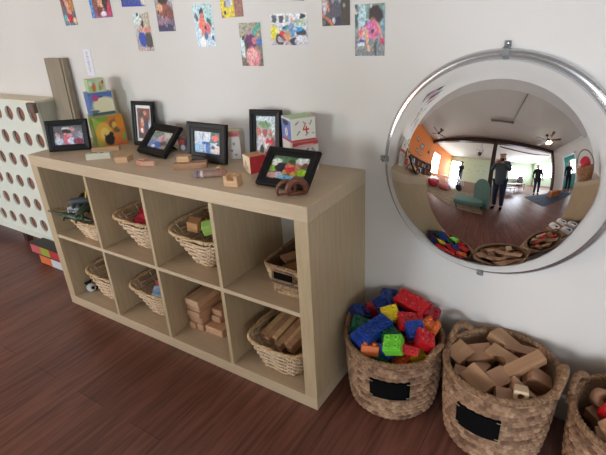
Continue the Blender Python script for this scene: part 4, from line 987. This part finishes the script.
# black and white plush on the shelf floor
t = thing('plush_toy', 'small black and white plush ball toy on the bottom left shelf floor', 'plush toy', (.088, -.318, ZL+.0005), .4)
cb = MB().ball((0, 0, .024), .024, sq=(1.1, .9, 1)); cb.build('body', mat('white_plush', (206, 206, 206), .9, bump=.6, bscale=300), t)
MB().ball((-.016, .006, .040), .015).ball((.018, -.012, .030), .009).ball((.02, .008, .018), .010).build('black_patches', mat('black_plush', (20, 20, 22), .9), t)
MB().ball((-.024, -.004, .050), .006).ball((-.008, .012, .054), .006).build('ears', MATS['black_plush'], t)

# ================================================================ what the mirror shows: the rest of the room
# red ball basket on the second shelf
t = thing('handled_basket', 'tan basket with a tall arched handle, seen at the mirror right edge', 'basket', (3.10, -.26, SH))
MB().lathe([(1e-3, .004), (.13, .004), (.125, 0), (.15, .10), (.165, .19), (.158, .19), (.142, .10), (.12, .012), (1e-3, .012)], 32).build('basket_wall', mat('tan_wicker', (176, 130, 90), .8, noise=((120, 84, 56), 60, 3), bump=.6, bscale=120), t)
mb = MB(); rope(mb, [(0, .16*math.cos(PI*i/30), .19+.25*math.sin(PI*i/30)) for i in range(31)], .010, False, 8); mb.build('handle', M_rope, t)
o = MB().ball((0, 0, 0), .105, n=24).build('red_ball', mat('red_rubber', (206, 40, 60), .4)); o.location = (3.10, -.26, SH+.235); tag(o, 'bright red ball resting in the handled basket', 'ball')
# stool with white shoes
t = thing('low_crate', 'low wooden crate beside the second shelf, white shoes on it', 'crate', (2.735, -.215, 0))
mb = MB().box(-.14, -.19, .20, .14, .19, .215); mb.build('crate_top', M_block2, t, .002)
for x in (-.125, .125): MB().box(x-.01, -.185, 0, x+.01, .185, .20).build('crate_side', M_block2, t)
def shoe(label, loc, rz):
    t = thing('white_shoe', label, 'shoe', loc, rz, 'white shoes on the crate')
    out = [(-.032, -.08), (-.026, -.105), (0, -.112), (.026, -.105), (.034, -.07), (.027, 0), (.03, .06), (.018, .088), (0, .094), (-.018, .088), (-.03, .06), (-.027, 0)]
    MB().prism(out, 0, .016).build('sole', M_white, t, .004)
    V = []; F = []; n = len(out); lv = [(.016, .97), (.04, .95), (.055, .8), (.05, .5)]
    for z, f in lv:
        for x, y in out: V.append((x*f, y*f+(1-f)*.02, z - (.012 if (y < -.05 and z > .04) else 0)))
    for i in range(len(lv)-1):
        for j in range(n): F.append((i*n+j, i*n+(j+1) % n, (i+1)*n+(j+1) % n, (i+1)*n+j))
    u = MB(); u.sm = True; u.add(V, F); u.build('upper', mat('white_leather', (235, 235, 235), .5), t)
    MB().ball((0, .03, .044), .02, sq=(.8, 1.3, .3)).build('dark_insole', M_blackfelt, t)
shoe('white shoe at the front left of the crate', (2.665, -.32, .2155), .3)
shoe('white shoe at the front right of the crate', (2.80, -.30, .2155), .35)
shoe('white shoe at the back left of the crate', (2.67, -.105, .2155), .3)
shoe('white shoe at the back right of the crate', (2.795, -.10, .2155), .35)

# ceiling fans
def fan(label, loc, lights):
    t = thing('ceiling_fan', label, 'ceiling fan', (loc[0], loc[1], H), loc[2])
    mbk = mat('dark_fan_metal', (50, 38, 34), .4)
    MB().lathe([(.001, 0), (.07, 0), (.06, -.04), (.02, -.05), (.015, -.05), (.015, -.22), (.06, -.23), (.10, -.26), (.10, -.33), (.06, -.36), (.001, -.36)], 24).build('motor', mbk, t)
    for k in range(5):
        a = 2*PI*k/5; M = Rz(a) @ T(0, 0, -.30) @ Rx(.18)
        MB().prism([(.12, -.025), (.22, -.05), (.60, -.065), (.63, -.04), (.63, .04), (.60, .065), (.22, .05), (.12, .025)], -.004, .004, M).build('blade', mat('fan_blade_wood', (96, 58, 40), .5), t)
    if lights:
        for k in range(4):
            a = 2*PI*k/4+.4; M = T(.09*math.cos(a), .09*math.sin(a), -.40)
            em = MATS.get('lit_shade')
            if em is None:
                em = bpy.data.materials.new('lit_shade'); em.use_nodes = True; b = em.node_tree.nodes['Principled BSDF']; b.inputs['Emission Color'].default_value = (1, .82, .55, 1); b.inputs['Emission Strength'].default_value = 14; MATS['lit_shade'] = em
            MB().lathe([(.001, .04), (.02, .035), (.045, -.03), (.05, -.05), (.001, -.03)], 16, M).build('lamp_shade', em, t)
fan('dark ceiling fan without lamps, left half of the mirror', (-1.06, -1.8, .3), False)
fan('brown ceiling fan with lit lamps, right half of the mirror', (4.10, -1.72, .7), True)
# ceiling conduit with a bar fixture
t = thing('ceiling_conduit', 'grey conduit with a short bar fixture running along the ceiling', 'conduit', (2.44, -.8, H))
MB().tube([(0, .79, -.012), (0, -.8, -.012)], .010, 8).build('pipe', mat('grey_conduit', (120, 116, 112), .5), t)
MB().lathe([(.001, -.03), (.05, -.03), (.055, 0)], 20, T(0, -.8, 0)).build('junction_box', MATS['grey_conduit'], t)
MB().box(-.75, -.83, -.05, -.05, -.77, -.005).build('fixture_bar', MATS['grey_conduit'], t, .004)
# red swag garland beyond the beam
mb = MB(); mb.tube([(2.3+3.4*i/24, -3.06, 2.50-.16*math.sin(PI*i/24)) for i in range(25)], .03, 8); o = mb.build('garland', mat('red_brown_fabric', (150, 56, 50), .8)); tag(o, 'red-brown cloth garland hanging in a swag below the beam', 'garland')

# teal upholstered chair beside the photographer
def teal_chair():
    t = thing('teal_chair', 'teal high-backed curved lounge chair in front of the photographer in the mirror', 'chair', (1.63, -1.60, .0086), math.radians(-14))
    m = mat('teal_fabric', (112, 148, 140), .85)
    out = [(-.23, 0)] + [(-.23+.0*i, .2) for i in range(1)] + [(-.23*math.cos(PI*i/14), .52+.30*math.sin(PI*i/14)) for i in range(15)] + [(.23, 0)]
    MB().prism([(x, z) for x, z in out], -.05, .05, T(.22, 0, .0) @ Rz(math.radians(48)) @ Rx(PI/2) @ Matrix.Identity(4)).build('backrest', m, t, .03, 3)
    MB().box(-.45, -.24, .12, .24, .24, .26).build('seat', m, t, .04, 3)
    for x in (-.40, .2):
        for y in (-.2, .2): MB().tube([(x, y, .13), (x, y, 0)], [.02, .014], 8).build('leg', M_beam, t)
teal_chair()

# rugs, mats, furniture glimpsed in the reflection
def rug(name, label, cx, cy, w, d_, rz, m, cat='rug', z=.008):
    o = MB().box(-w/2, -d_/2, 0, w/2, d_/2, z).build(name, m, None, .003); o.location = (cx, cy, .0005); o.rotation_euler = (0, 0, rz); return tag(o, label, cat)
rug('area_rug', 'large beige rug on the left half of the room in the mirror', -.25, -2.05, 4.3, 1.55, 0, mat('beige_rug', (176, 156, 132), .95, noise=((140, 120, 100), 8, 4), bump=.3, bscale=200))
rug('play_mat', 'dark blue-grey striped play mat right of the photographer in the mirror', 4.45, -1.85, 1.9, 1.35, .1, mat('striped_mat', (80, 90, 110), .9, noise=((40, 46, 60), 3, 1), stretch=(.4, 6, 1)))
def cushion(label, loc, dims, col, rz=0):
    n = 20; V = []; F = []
    for i in range(n//2+1):
        v = PI*i/(n//2)
        for j in range(n):
            a = 2*PI*j/n; q = .5
            c_, s_ = math.cos(a), math.sin(a); sv, cv = math.sin(v), math.cos(v)
            V.append((dims[0]/2*math.copysign(abs(c_)**q, c_)*sv**.5 if sv > 0 else 0, dims[1]/2*math.copysign(abs(s_)**q, s_)*(sv**.5 if sv > 0 else 0), dims[2]/2*(1-cv)))
    for i in range(n//2):
        for j in range(n): F.append((i*n+j, i*n+(j+1) % n, (i+1)*n+(j+1) % n, (i+1)*n+j))
    mb = MB(); mb.sm = True; mb.add(V, F); o = mb.build('floor_cushion', mat('cushion_%d_%d' % (col[0], col[2]), col, .9)); o.location = loc; o.rotation_euler = (0, 0, rz); return tag(o, label, 'cushion', 'floor cushions on the beige rug')
cushion('large red floor cushion on the beige rug in the mirror', (-.45, -1.95, .009), (.62, .55, .26), (176, 40, 56), .3)
cushion('pink floor cushion beside the red one', (.12, -2.28, .009), (.65, .5, .22), (206, 120, 116), -.2)
cushion('crimson flat cushion on the floor by the white table', (-.9, -2.55, .009), (.5, .5, .18), (160, 50, 60), .1)
def table(label, loc, w, d_, h, m, rz=0, name='low_table'):
    t = thing(name, label, 'table', loc, rz)
    MB().box(-w/2, -d_/2, h-.035, w/2, d_/2, h).build('tabletop', m, t, .006)
    for x in (-w/2+.05, w/2-.05):
        for y in (-d_/2+.05, d_/2-.05): MB().tube([(x, y, h-.03), (x, y, 0)], .022, 8).build('leg', m, t)
    return t
table('white low table in the far room, left half of the mirror', (-.6, -4.0, 0), 2.0, .8, .42, M_white)
table('brown low table in the far room below the far window', (3.6, -4.6, 0), 1.8, .9, .50, wood_mat('brown_table_wood', (130, 80, 56), (104, 62, 44), 'x', .5))
table('reddish low table in the far room beside the brown one', (2.9, -3.7, 0), 1.1, .7, .36, wood_mat('red_table_wood', (150, 80, 60), (120, 62, 48), 'x', .5))
block('storage_cabinet', 'dark cabinet below the far window in the mirror', (5.35, -6.7, 0), 0, (.55, .4, 1.15), mat('dark_cabinet_wood', (64, 50, 50), .5), 'cabinet', bev=.01)
block('toy_bin', 'orange wooden toy bin on the striped mat in the mirror', (4.55, -1.75, .012), 15, (.5, .32, .26), mat('orange_wood', (176, 104, 60), .6), 'bin', bev=.01)
t = thing('duffel_bag', 'dark bag standing on the beige rug in the mirror', 'bag', (.72, -2.72, .009), .3)
MB().ball((0, 0, .17), .17, sq=(1.1, .8, 1)).build('bag_body', mat('dark_nylon', (44, 40, 48), .7), t)
MB().tube([(-.08, 0, .32), (-.05, 0, .40), (.05, 0, .40), (.08, 0, .32)], .012, 8).build('strap', MATS['dark_nylon'], t)
# bookcase along the orange wall
t = thing('bookcase', 'low dark bookcase with books along the orange wall', 'bookcase', (XL+.005, -2.0, 0))
M_bk = mat('bookcase_wood', (96, 56, 42), .5)
MB().box(0, -1.4, .86, .32, 1.4, .89).build('top_board', M_bk, t)
for z in (.03, .44): MB().box(0, -1.38, z, .32, 1.38, z+.025).build('shelf_board', M_bk, t)
for y in (-1.4, -.47, .45, 1.375): MB().box(0, y, 0, .32, y+.025, .86).build('upright', M_bk, t)
MB().box(0, -1.38, .055, .01, 1.38, .86).build('back_board', M_bk, t)
bk = None; bc = [(190, 60, 50), (220, 200, 180), (60, 90, 150), (210, 160, 60), (90, 130, 80), (230, 230, 225), (120, 50, 80)]
adj = ['red', 'cream', 'blue', 'mustard', 'green', 'white', 'plum']
for r_, zb in enumerate((.4655, .0555)):
    for i in range(14):
        y = -3.3+.19*i; y += .02 if i > 4 else 0; y += .08 if i == 9 else 0; c_ = bc[(i*3+r_) % 7]
        o = MB().box(0, -.03-.01*(i % 3), 0, .2, .03, .24+.02*(i % 4)).build('book', mat('book_%d_%d' % (c_[0], c_[2]), c_, .6)); o.location = (XL+.04, y+.02, zb)
        tag(o, '%s book in the %s row of the low bookcase, %s' % (adj[(i*3+r_) % 7], 'upper' if r_ == 0 else 'lower', 'farther from the mirror wall' if i < 7 else 'nearer the mirror wall'), 'book', '%s books in the %s row of the low bookcase' % (adj[(i*3+r_) % 7], 'upper' if r_ == 0 else 'lower'))
# frames on the orange wall
for (y, z, w, h, l) in [(-.95, 1.95, .34, .24, 'small framed picture high on the orange wall, near the corner'), (-1.7, 1.75, .5, .36, 'pale framed picture in the middle of the orange wall'), (-1.25, 1.30, .3, .22, 'framed picture low on the orange wall above the bookcase'), (-1.75, 1.25, .3, .22, 'second framed picture low on the orange wall')]:
    t = thing('wall_picture', l, 'picture', (XL, y, z))
    MB().box(.001, -w/2, -h/2, .02, w/2, h/2).build('frame_border', M_beam, t); MB().box(.018, -w/2+.03, -h/2+.03, .022, w/2-.03, h/2-.03).build('picture', mat('pale_print', (190, 190, 180), .6, noise=((110, 120, 110), 12, 3)), t)
# plants
def plant(label, loc, n, s, hang, pot=(110, 70, 50), name='hanging_plant'):
    t = thing(name, label, 'plant', loc)
    MB().lathe([(.001, 0), (.08, 0), (.11, .14), (.12, .15), (.10, .15), (.001, .13)], 20).build('pot', mat('pot_%d' % pot[0], pot, .6), t)
    rg = random.Random(int(loc[0]*10)+5); mb = MB()
    for i in range(n):
        a = rg.uniform(0, 2*PI); r = rg.uniform(.03, s); z = .15 + rg.uniform(-.25 if hang else 0, .25); sz = rg.uniform(.05, .10)
        M = T(r*math.cos(a), r*math.sin(a), z) @ Rz(a) @ Ry(rg.uniform(-.8, .8)) @ Rx(rg.uniform(-.6, .6))
        mb.add([(0, 0, 0), (sz*.5, sz*.28, .01), (sz, 0, 0), (sz*.5, -sz*.28, .01)], [(0, 1, 2, 3)], M)
    mb.build('foliage', mat('leaf_green', (60, 100, 50), .6), t)
    if hang:
        for k in range(3): a = 2*PI*k/3; mb = MB().tube([(.11*math.cos(a), .11*math.sin(a), .15), (0, 0, hang)], .003, 5); mb.build('hanger_cord', M_beam, t)
plant('hanging potted plant beside the orange wall window', (XL+.35, -2.55, 1.55), 70, .26, H-1.55)
plant('dark hanging pot of trailing leaves under the beam, left of the photographer', (1.35, -3.3, 1.98), 50, .20, H-1.98, (44, 36, 36))
# leaf decals on the green wall
mb = MB(); rg = random.Random(21)
for i in range(46):
    x = rg.uniform(-.5, 1.9); z = 1.1+rg.choice((0, .3, .55, .9))+rg.uniform(-.06, .06); sz = rg.uniform(.05, .10)
    M = T(x, YF+.002, z) @ Ry(rg.uniform(0, 6)); mb.add([(0, 0, 0), (sz*.5, 0, sz*.3), (sz, 0, 0), (sz*.5, 0, -sz*.3)], [(0, 3, 2, 1)], M)
o = mb.build('wall_decal', mat('dark_decal', (70, 64, 60), .7)); tag(o, 'rows of small dark leaf decals on the pale green far wall', 'decal')

# ---------------------------------------------------------------- people (seen in the mirror)
M_skin = mat('skin', (206, 154, 128), .55); M_lip = mat('lips', (170, 90, 84), .5); M_eye = mat('eye_dark', (40, 30, 26), .3)
def hand(parent, side, wrist, direc, curl):
    """five separate short chains from the palm"""
    w = Vector(wrist); d_ = Vector(direc).normalized(); lat = Vector((1, 0, 0)) if abs(d_.x) < .8 else Vector((0, 0, 1)); lat = (lat - d_*lat.dot(d_)).normalized(); nor = d_.cross(lat)
    ch = []; palm = w + d_*.045
    ch.append([tuple(w)+(.024,), tuple(palm)+(.034,), tuple(w+d_*.085)+(.030,)])
    for k, (o_, L_) in enumerate(((-.028, .062), (-.010, .074), (.010, .070), (.027, .054))):
        b = w + d_*.08 + lat*o_; m1 = b + d_*L_*.5 + nor*curl*.3*L_; e = m1 + d_*L_*.4 + nor*curl*.7*L_
        ch.append([tuple(b)+(.009,), tuple(m1)+(.0085,), tuple(e)+(.0075,)])
    b = w + d_*.03 - lat*side*.026; m1 = b + d_*.03 - lat*side*.024; ch.append([tuple(b)+(.011,), tuple(m1)+(.010,), tuple(m1+d_*.028+nor*curl*.01)+(.0085,)])
    return skin('hand', ch, M_skin, parent, 1)
def person(label, loc, yaw, height, jacket, trousers, haircol, arms, hat=None):
    s = height/1.72; t = thing('person', label, 'person', loc, yaw); P = lambda x, y, z, r: (x*s, y*s, z*s, r*s)
    pel = P(0, 0, .95, .105); wai = P(0, 0, 1.10, .115); che = P(0, .01, 1.30, .14); nb = P(0, 0, 1.43, .07); nk = P(0, .005, 1.49, .052); hd = P(0, .02, 1.60, .083); ht = P(0, .012, 1.66, .066)
    legs = []; tro = []
    for q in (-1, 1):
        legs.append([pel, P(q*.09, 0, .88, .078), P(q*.10, .015, .50, .050), P(q*.10, -.005, .10, .040), P(q*.11, .05, .035, .038), P(q*.115, .15, .028, .03)])
        tro.append([P(0, 0, 1.00, .150), P(q*.09, 0, .88, .115), P(q*.10, .018, .50, .074), P(q*.10, -.005, .09, .062)])
    ar = []; jk = []; 
    for q, (el, wr) in zip((-1, 1), arms):
        sh = P(q*.17, 0, 1.39, .058)
        ar.append([che, sh, P(*el, .042), P(*wr, .027)]); jk.append([P(0, .01, 1.30, .158), P(q*.175, 0, 1.385, .072), P(*el, .056), P(*wr, .040)])
    skin('body', [[pel, wai, che, nb, nk, hd, ht]] + legs + ar + [[hd, P(0, .075, 1.545, .035)], [hd, P(0, .105, 1.585, .012)], [hd, P(-.085, .01, 1.595, .014)], [hd, P(.085, .01, 1.595, .014)]], M_skin, t)
    skin('jacket', [[P(0, 0, .74, .168), P(0, 0, .92, .170), P(0, 0, 1.10, .155), P(0, .01, 1.30, .165), P(0, 0, 1.42, .085)]] + jk, jacket, t)
    skin('trousers', tro, trousers, t)
    for q in (-1, 1): skin('shoe', [[P(q*.10, -.04, .045, .045), P(q*.11, .06, .038, .045), P(q*.115, .16, .030, .036)]], M_blackfelt, t, 2)
    skin('hair', [[P(0, -.02, 1.58, .080), P(0, -.012, 1.655, .086)], [P(0, -.02, 1.58, .08), P(0, -.05, 1.52, .05)]], haircol, t, 2)
    for q in (-1, 1): MB().ball((q*.032*s, .092*s, 1.615*s), .011*s, n=10).build('eye', M_eye, t)
    MB().ball((0, .098*s, 1.548*s), .016*s, n=10, sq=(1.3, .5, .4)).build('mouth', M_lip, t)
    if hat: MB().lathe([(.14, .0), (.14, .008), (.09, .015), (.085, .07), (.001, .09)], 20, T(0, 0, 1.665*s)).build('hat', hat, t)
    for q, (el, wr) in zip((-1, 1), arms):
        a = Vector(el)*s; b = Vector(wr)*s; hand(t, q, b, (b-a), .5)
    return t
J1 = mat('grey_blue_jacket', (74, 84, 92), .9); J2 = mat('black_jacket', (28, 28, 34), .9); TR = mat('dark_jeans', (40, 50, 76), .9); TR2 = mat('blue_jeans', (90, 116, 150), .9); HR = mat('brown_hair', (66, 44, 32), .7)
down = (((-.25, -.02, 1.13), (-.26, .06, .90)), ((.25, -.02, 1.13), (.26, .06, .90)))
fx, fy = -.490, .766
# photographer, hands raised to the camera
person('person in grey-blue jacket and dark jeans holding up a camera, centre of the mirror', (2.262, -1.690, 0), math.radians(24), 1.60, J1, TR, HR,
       (((-.245, .06, 1.16), (-.125, .17, 1.335)), ((.245, .06, 1.16), (.085, .17, 1.335))))
F = (cam.matrix_basis.to_3x3() if False else Euler(cam.rotation_euler).to_matrix()) @ Vector((0, 0, -1))
cp = Vector(cam.location) - F*.052
t = thing('compact_camera', 'small dark camera held up by the photographer in the mirror', 'camera', tuple(cp), 0); t.rotation_euler = cam.rotation_euler
MB().box(-.052, -.030, -.012, .052, .030, .014).build('camera_body', M_black, t, .004)
MB().lathe([(.001, .028), (.016, .028), (.020, .026), (.022, .014)], 20).build('lens', M_steel, t)
person('person in dark top, jeans and brimmed hat, far back in the mirror', (-.20, -4.75, 0), .25, 1.80, J2, TR2, HR, (((-.27, .05, 1.15), (-.10, .22, 1.20)), ((.27, .05, 1.15), (.12, .22, 1.15))), hat=M_beam)
person('person in black standing beside the striped mat, right half of the mirror', (4.32, -2.74, 0), .5, 1.66, J2, TR, HR, down)
person('person in dark clothes standing in the doorway, far right of the mirror', (5.80, -1.66, 0), 1.1, 1.68, J2, mat('black_trousers', (34, 34, 42), .9), HR, down)
